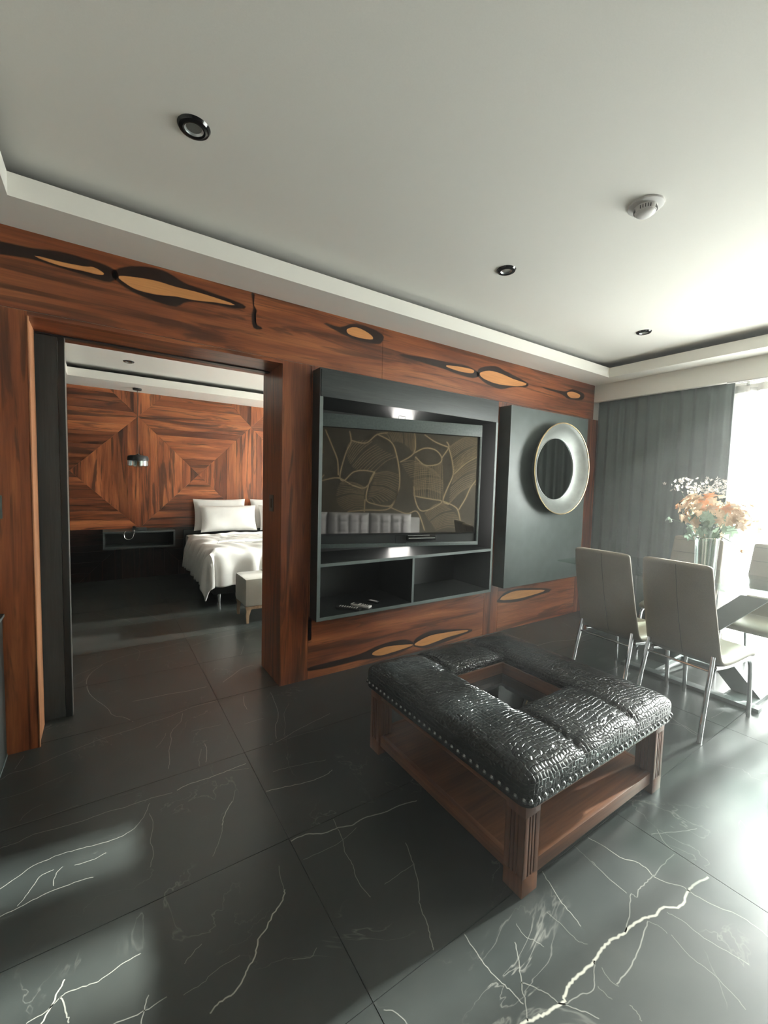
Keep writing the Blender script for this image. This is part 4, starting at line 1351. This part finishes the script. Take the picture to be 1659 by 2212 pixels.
def put(proto, loc, s, nrm, spin):
    o = proto if proto.name not in used else proto.copy()
    if proto.name in used:
        C.objects.link(o); o.parent = fb
    used.add(proto.name)
    o.location = loc; o.scale = (s, s, s)
    q = Vector(nrm).to_track_quat('Z', 'Y')
    o.rotation_euler = (q.to_matrix() @ Matrix.Rotation(spin, 3, 'Z')).to_euler()
    return o


HC = Vector((0.02, -0.01, 0.57))
for k in range(120):
    th_ = RF.uniform(0, 2 * math.pi); ph = RF.uniform(-0.75, 0.75)
    d = Vector((math.cos(th_) * math.cos(ph), math.sin(th_) * math.cos(ph), math.sin(ph)))
    rr_ = RF.uniform(0.45, 1.0) ** 0.6
    loc = HC + Vector((d.x * 0.22, d.y * 0.24, d.z * 0.17)) * rr_
    if d.y < -0.4: loc.z -= 0.03; loc.y -= 0.04
    g = loc.z < 0.52 and abs(loc.y) < 0.14
    pr = protos[2] if (g and RF.random() < .7) else (protos[1] if RF.random() < 0.22 and d.z > 0 else protos[0])
    put(pr, loc, RF.uniform(0.045, 0.075), d + Vector((0, 0, 0.4)) + Vector([RF.uniform(-.4, .4)] * 3), RF.uniform(0, 6.28))
for k in range(34):
    loc = Vector((RF.uniform(-0.10, 0.12), RF.uniform(-0.16, 0.14), RF.uniform(0.345, 0.52)))
    put(protos[2] if RF.random() < 0.75 else protos[0], loc, RF.uniform(0.05, 0.08), (RF.uniform(-1, 0), RF.uniform(-1, 1), RF.uniform(-.2, .6)), RF.uniform(0, 6))
for k in range(170):
    th_ = RF.uniform(0, 2 * math.pi); rr_ = math.sqrt(RF.random())
    loc = Vector((0.01 + math.cos(th_) * rr_ * 0.16, 0.05 + math.sin(th_) * rr_ * 0.22, 0.73 + RF.uniform(-0.05, 0.10) * (1.1 - rr_ * 0.4)))
    if k % 17 == 0: loc += Vector((0, 0.11, -0.0))
    put(bp, loc, RF.uniform(0.010, 0.016), (RF.uniform(-1, 1), RF.uniform(-1, 1), RF.uniform(0, 1.2)), RF.uniform(0, 6))
for k, (dx, dy, z) in enumerate(((-.02, .27, .47), (.0, .25, .83 - .05), (.02, -.30, .50), (0, -.33, .44), (.05, -.24, .72), (-.05, .10, .72), (.03, -.05, .75), (-.06, -.12, .66), (.06, .16, .60), (0, -.24, .26), (.04, .03, .6), (-.03, -.02, .55))):
    bm = B()
    a = Vector((dx * 0.1, dy * 0.12, 0.025)); m_ = Vector((dx * 0.25, dy * 0.18, 0.34)); e_ = Vector((dx, dy, z))
    tube(bm, smooth_path([a, m_, (m_ + e_) / 2 + Vector((0, 0, 0.03)), e_], 5), 0.0022, 6)
    build('stem', bm, LM[2], fb)
    if k in (0, 2, 3, 9):
        for q in range(3): put(protos[0 if k else 2], e_ + Vector((0, RF.uniform(-.02, .02), RF.uniform(-.02, .02))), RF.uniform(0.025, 0.045), (RF.uniform(-1, 1), RF.uniform(-1, 1), 0.3), RF.uniform(0, 6))

# ------------------------------------------------------------------ curtains


def curtain_bm(x, y0, y1, z0, z1, amp, wave, seed, thick=0.0, gather=1.0):
    bm = B()
    rr_ = random.Random(seed)
    n = int(abs(y1 - y0) / 0.012)
    ph = [rr_.uniform(0, 6) for _ in range(4)]
    rows = []
    for zi in range(9):
        f = zi / 8
        z = z0 + (z1 - z0) * f
        row = []
        for i in range(n + 1):
            y = y0 + (y1 - y0) * i / n
            a = amp * (1.0 - 0.25 * f)
            dx = a * (math.sin(2 * math.pi * y / wave + ph[0] + 0.25 * math.sin(5 * y)) + 0.4 * math.sin(2 * math.pi * y / (wave * 0.57) + ph[1] + f) + 0.25 * math.sin(2 * math.pi * y / (wave * 2.3) + ph[2] + 0.6 * f))
            row.append(bm.verts.new((x + dx, y, z)))
        rows.append(row)
    for a, b in zip(rows, rows[1:]):
        for i in range(n):
            bm.faces.new((a[i], a[i + 1], b[i + 1], b[i]))
    return bm


def solidify(o, t):
    md = o.modifiers.new('thickness', 'SOLIDIFY'); md.thickness = t; md.offset = 0


dp = empty('blackout_drape', (0, 0, 0), 0, 'dark grey drape hanging in soft folds between mirror wall and bright window', 'curtain')
o = build('drape_cloth', curtain_bm(XR + 0.085, -1.335, -0.012, 0.015, 2.60, 0.013, 0.11, 4), M['drape'], dp, smooth=True); solidify(o, 0.004)
sc_ = empty('sheer_curtain', (0, 0, 0), 0, 'white translucent curtain across the bright window behind the table', 'curtain')
build('voile', curtain_bm(XR + 0.16, -4.28, -1.30, 0.02, 2.50, 0.020, 0.16, 9), M['sheer'], sc_, smooth=True)
build('header_tape', curtain_bm(XR + 0.16, -4.28, -1.30, 2.46, 2.53, 0.020, 0.16, 9), M['linen'], sc_, smooth=True)
hk = None
for k in range(22):
    y = -1.42 - k * 0.13
    if hk is None:
        bm = B(); box(bm, -0.012, 0.012, -0.014, 0.014, 0, 0.03, bev=0.004); hk = build('glider', bm, M['alu'], sc_, smooth=True); o = hk
    else:
        o = hk.copy(); C.objects.link(o); o.parent = sc_
    o.location = (XR + 0.16, y, 2.52)
rl = empty('curtain_track', (0, 0, 0.0), 0, 'slim white curtain track under the beam above the sheer curtain', 'track')
bx('track', (XR + 0.145, XR + 0.175, -4.3, -1.32, 2.553, 2.57), M['white_plastic'], rl)
bs = empty('sheer_curtain', (0, 0, 0), 0, 'white translucent curtain across the bedroom window, hidden right of the doorway', 'curtain')
build('voile', curtain_bm(XR + 0.12, 0.8, 3.75, 0.02, 2.56, 0.02, 0.16, 13), M['dense_sheer'], bs, smooth=True)

# ------------------------------------------------------------------ bedroom
MX0, MX1, MY0, MY1 = 1.06, 2.90, 2.32, 4.26
bd = empty('double_bed', (0, 0, 0), 0, 'bed with black base and chrome legs seen through the doorway', 'bed')
bx('bed_base', (MX0 + 0.02, MX1 - 0.02, MY0 + 0.03, MY1, 0.12, 0.36), M['black'], bd, bev=0.01)
bx('mattress', (MX0, MX1, MY0, MY1, 0.36, 0.63), M['linen'], bd, bev=0.04)
for x in (MX0 + 0.10, MX1 - 0.10):
    for y in (MY0 + 0.10, MY1 - 0.10):
        bm = B(); lathe(bm, [(0, 0), (0.018, 0), (0.022, 0.12), (0, 0.12)], 12, center=(x, y, 0)); build('leg', bm, M['chrome'], bd, smooth=True)
bx('headboard', (MX0 - 0.02, MX1 + 0.02, 4.262, 4.322, 0.2, 0.70), M['black_wood'], bd)
# duvet: a sheet laid over the mattress, its overhang drooping into folds and a pointed corner
bm = B()
OH = 0.40
nx, ny = 96, 96
RD = random.Random(2)
grid = []
for i in range(nx + 1):
    col_ = []
    u = MX0 - OH + (MX1 - MX0 + 2 * OH) * i / nx
    for j in range(ny + 1):
        v = (MY0 - OH) + (MY1 - 0.42 - (MY0 - OH)) * j / ny
        ax = MX0 - u if u < MX0 else (u - MX1 if u > MX1 else 0)
        sx_ = -1 if u < MX0 else 1
        ay = MY0 - v if v < MY0 else 0
        x = min(max(u, MX0), MX1); y = max(v, MY0)
        h = math.hypot(ax, ay)
        z = 0.672
        puff = 0.012 * math.sin(u * 9 + v * 3) * math.sin(v * 11 - u * 2) + 0.006 * math.sin(u * 31 + v * 13)
        if h == 0:
            e_ = min(u - MX0, MX1 - u, v - MY0)
            z += puff - 0.035 * math.exp(-(e_ / 0.05))
        else:
            out = 0.055 * (1 - math.exp(-h / 0.06)) + 0.10 * h
            fold = 0.020 * math.sin((v if ax > ay else u) * 27 + 2.0 * math.sin((v if ax > ay else u) * 7)) * min(1, h / 0.15)
            if ax > 0 and ay > 0:
                kx, ky = ax / h, ay / h
                x += sx_ * kx * (out + 0.03); y -= ky * (out + 0.03)
                fold = 0.012 * math.sin(math.atan2(ay, ax) * 6) * min(1, h / 0.15)
                x += sx_ * kx * fold; y -= ky * fold
            elif ax > 0: x += sx_ * (out + fold)
            else: y -= out + fold
            z = 0.64 - h * 1.0 + puff * 0.5
            z = max(z, 0.09)
        col_.append(bm.verts.new((x, y, z)))
    grid.append(col_)
for i in range(nx):
    for j in range(ny):
        bm.faces.new((grid[i][j], grid[i + 1][j], grid[i + 1][j + 1], grid[i][j + 1]))
dv = empty('duvet', (0, 0, 0), 0, 'rumpled white duvet hanging to a point at the near bed corner', 'duvet')
o = build('duvet_cover', bm, M['linen'], dv, smooth=True); solidify(o, 0.018)
bm = B()
for k in range(9):
    y = 2.75 + k * 0.11
    tube(bm, smooth_path([(MX0 + 0.15 + 0.03 * k, y, 0.676), (1.5, y + 0.03 * math.sin(k), 0.683), (2.0, y - 0.03, 0.682), (2.5, y + 0.02, 0.678)], 5), 0.012, 6, flat=0.5)
build('crease', bm, M['linen'], dv, smooth=True)


def pillow(name, cx, cy, cz, w_, h_, t_, tilt, rz, label):
    o = empty(name, (cx, cy, cz), rz, label, 'pillow', 'white bed pillows')
    bm = B()
    n = 20
    lay = []
    for sgn in (1, -1):
        g = []
        for i in range(n + 1):
            row = []
            for j in range(n + 1):
                u, v = 2 * i / n - 1, 2 * j / n - 1
                e_ = max(0, (1 - u ** 4) * (1 - v ** 4)) ** 0.5
                pinch = 1 - 0.06 * (1 - abs(u) ** 2) * abs(v) ** 3 - 0.0
                pinch2 = 1 - 0.06 * (1 - abs(v) ** 2) * abs(u) ** 3
                x, z = u * w_ / 2 * pinch2, v * h_ / 2 * pinch
                yy = sgn * t_ / 2 * e_ * (1 + 0.08 * math.sin(5 * u + 3 * v))
                row.append((x, yy, z))
            g.append(row)
        lay.append(g)
    V0 = [[bm.verts.new(p) for p in r_] for r_ in lay[0]]
    V1 = [[V0[i][j] if i in (0, n) or j in (0, n) else bm.verts.new(lay[1][i][j]) for j in range(n + 1)] for i in range(n + 1)]
    for V in (V0, V1):
        for i in range(n):
            for j in range(n):
                bm.faces.new((V[i][j], V[i + 1][j], V[i + 1][j + 1], V[i][j + 1]))
    build('pillow_case', bm, M['linen'], o, smooth=True, rot=(tilt, 0, 0))
    return o


pillow('bed_pillow', 1.56, 4.16, 0.945, 0.80, 0.50, 0.13, R(-10), 0, 'white pillow standing behind the front left one on the bed')
pillow('bed_pillow', 1.655, 3.98, 0.895, 0.86, 0.42, 0.16, R(-16), 0, 'white pillow at the front left of the bed, nearest the lamp')
pillow('bed_pillow', 2.40, 4.16, 0.945, 0.72, 0.50, 0.13, R(-10), 0, 'white pillow at the back right of the bed, cut by the doorway')
pillow('bed_pillow', 2.53, 3.98, 0.895, 0.80, 0.42, 0.16, R(-16), 0, 'white pillow at the front right of the bed, hidden by the doorway')

bn = empty('bed_bench', (0, 0, 0), 0, 'beige upholstered bench with wooden legs at the foot of the bed', 'bench')
bx('cushion', (1.215, 2.65, 1.47, 1.895, 0.175, 0.475), M['bench'], bn, bev=0.035)
for q in range(1, 5):
    x = 1.215 + q * 0.287
    bm = B(); tube(bm, [(x, 1.50, 0.477), (x, 1.87, 0.477)], 0.003, 6); build('tuft_seam', bm, M['seam'], bn)
bm = B()
for y in (1.50, 1.865):
    box(bm, 1.25, 2.62, y - 0.012, y + 0.012, 0.145, 0.176)
build('apron', bm, M['pale_wood'], bn)
for x in (1.245, 2.62):
    for y in (1.50, 1.865):
        bm = B()
        s_ = 1 if x < 2 else -1
        vs_ = []
        for z, a, c in ((0, 0.012, 0), (0.08, 0.016, 0.0), (0.135, 0.022, 0.01), (0.176, 0.045, 0.02)):
            vs_.append([bm.verts.new((x + s_ * c + dx * a, y + dy * 0.014, z)) for dx, dy in ((-1, -1), (1, -1), (1, 1), (-1, 1))])
        for a, b in zip(vs_, vs_[1:]):
            for k in range(4): bm.faces.new((a[k], a[(k + 1) % 4], b[(k + 1) % 4], b[k]))
        bm.faces.new(vs_[0]); bm.faces.new(vs_[-1])
        build('leg', bm, M['pale_wood'], bn)

ns = empty('wall_nightstand', (0, 0, 0), 0, 'black floating open shelf box beside the bed', 'nightstand')
NSY = 3.95
bx('top_panel', (-0.01, 0.88, NSY, 4.327, 0.72, 0.745), M['black_wood'], ns)
bx('bottom_panel', (-0.01, 0.88, NSY, 4.327, 0.50, 0.525), M['black_wood'], ns)
bx('side_panel', (-0.01, 0.015, NSY, 4.327, 0.525, 0.72), M['black_wood_z'], ns)
bx('side_panel', (0.855, 0.88, NSY, 4.327, 0.525, 0.72), M['black_wood_z'], ns)
bx('back_panel', (0.015, 0.855, 4.305, 4.327, 0.525, 0.72), M['black'], ns)
for b in ((-0.01, 0.88, NSY - 0.003, NSY, 0.72, 0.745), (-0.01, 0.88, NSY - 0.003, NSY, 0.50, 0.525), (-0.01, 0.015, NSY - 0.003, NSY, 0.525, 0.72), (0.855, 0.88, NSY - 0.003, NSY, 0.525, 0.72)):
    bx('edge_band', b, M['black_wood'], ns)
cl = empty('desk_phone', (0.41, 4.08, 0.745), 0, 'small dark phone with a pale looped cord on the floating shelf', 'phone')
bx('body', (-0.07, 0.11, -0.06, 0.06, 0.0, 0.035), M['black'], cl, bev=0.004)
bx('handset', (-0.065, -0.025, -0.055, 0.055, 0.035, 0.060), M['black_gloss'], cl, bev=0.006)
for k in range(4):
    bx('key_row', (0.0 + k * 0.024, 0.014 + k * 0.024, -0.05, 0.03, 0.035, 0.038), M['frame_grey'], cl)
bm = B()
tube(bm, smooth_path([(-0.03, -0.06, 0.02), (-0.05, -0.137, 0.015), (-0.055, -0.142, -0.03), (-0.075, -0.145, -0.09), (-0.12, -0.145, -0.115), (-0.165, -0.145, -0.09), (-0.175, -0.143, -0.03), (-0.15, -0.136, 0.008)], 6), 0.004, 8)
build('cord', bm, M['chrome'], cl, smooth=True)

PX, PY = 0.42, 4.02
pl = empty('pendant_lamp', (PX, PY, 0), 0, 'black and clear glass pendant lamp on a thin cord in the bedroom', 'lamp')
bm = B(); lathe(bm, [(0, ZS), (0.055, ZS), (0.055, ZS - 0.02), (0.05, ZS - 0.025), (0, ZS - 0.025)], 32); build('ceiling_rose', bm, M['black'], pl, smooth=True)
bm = B(); tube(bm, [(0, 0, ZS - 0.025), (0, 0, 1.82)], 0.0035, 8); build('cord', bm, M['black'], pl)
bm = B(); lathe(bm, [(0.0, 1.835), (0.018, 1.83), (0.022, 1.815), (0.10, 1.812), (0.122, 1.802), (0.132, 1.78), (0.133, 1.735), (0.129, 1.735), (0.127, 1.78), (0.10, 1.805), (0, 1.808)], 48); build('lamp_shade', bm, M['black'], pl, smooth=True)
bm = B(); lathe(bm, [(0.131, 1.735), (0.134, 1.70), (0.130, 1.665), (0.108, 1.655), (0.10, 1.655), (0.098, 1.659), (0.126, 1.668), (0.130, 1.70), (0.127, 1.735)], 48); build('glass_ring', bm, M['glass'], pl, smooth=True)
bm = B(); lathe(bm, [(0.0, 1.640), (0.05, 1.645), (0.062, 1.655), (0.062, 1.735), (0.056, 1.735), (0.056, 1.66), (0, 1.65)], 32); build('inner_glass', bm, M['glass'], pl, smooth=True)
for k in range(10):
    a = 2 * math.pi * k / 10
    bm = B(); box(bm, -0.012, 0.012, -0.003, 0.003, 1.668, 1.735, bev=0.001)
    build('crystal', bm, M['chrome'], pl, loc=(0.112 * math.cos(a), 0.112 * math.sin(a), 0), rot=(0, 0, a + math.pi / 2))

# ------------------------------------------------------------------ sofa behind the camera (seen in the television)
sf = empty('tufted_sofa', (0, 0, 0), 0, 'grey tufted sofa against the leaf papered wall, reflected in the television', 'sofa')
SY = YB + 0.06
bx('seat_base', (0.25, 2.85, SY, SY + 0.88, 0.10, 0.30), M['sofa'], sf, bev=0.02)
for k in range(3):
    x0 = 0.42 + k * 0.755
    bm = B(); box(bm, x0, x0 + 0.75, SY + 0.22, SY + 0.88, 0.30, 0.45, bev=0.04); build('seat_cushion', bm, M['sofa'], sf, smooth=True)
    bm = B()
    nxx, nz = 30, 24
    f_, g_ = [], []
    for i in range(nxx + 1):
        r_, rb_ = [], []
        for j in range(nz + 1):
            u, v = i / nxx, j / nz
            e_ = (max(0, 1 - (2 * u - 1) ** 6) * max(0, 1 - (2 * v - 1) ** 6)) ** 0.5
            d = 0.15 * e_
            for tx in (0.25, 0.5, 0.75): d -= 0.035 * math.exp(-((u - tx) / 0.03) ** 2) * e_
            for tz in (0.35, 0.7): d -= 0.02 * math.exp(-((v - tz) / 0.05) ** 2) * e_
            r_.append(bm.verts.new((x0 + 0.75 * u, SY + 0.12 + d, 0.45 + 0.52 * v)))
            rb_.append(bm.verts.new((x0 + 0.75 * u, SY + 0.06, 0.45 + 0.50 * v)))
        f_.append(r_); g_.append(rb_)
    for G_ in (f_, g_):
        for i in range(nxx):
            for j in range(nz):
                bm.faces.new((G_[i][j], G_[i + 1][j], G_[i + 1][j + 1], G_[i][j + 1]))
    for i in range(nxx):
        for j in (0, nz): bm.faces.new((f_[i][j], f_[i + 1][j], g_[i + 1][j], g_[i][j]))
    for j in range(nz):
        for i in (0, nxx): bm.faces.new((f_[i][j], f_[i][j + 1], g_[i][j + 1], g_[i][j]))
    build('back_cushion', bm, M['sofa'], sf, smooth=True)
bx('back_frame', (0.25, 2.85, SY, SY + 0.08, 0.30, 0.90), M['sofa'], sf, bev=0.02)
for x in (0.25, 2.69):
    bx('armrest', (x, x + 0.16, SY, SY + 0.88, 0.30, 0.60), M['sofa'], sf, bev=0.03)
for x in (0.33, 2.77):
    for y in (SY + 0.06, SY + 0.80):
        bm = B(); lathe(bm, [(0, 0), (0.018, 0), (0.025, 0.10), (0, 0.10)], 12, center=(x, y, 0)); build('leg', bm, M['black'], sf)
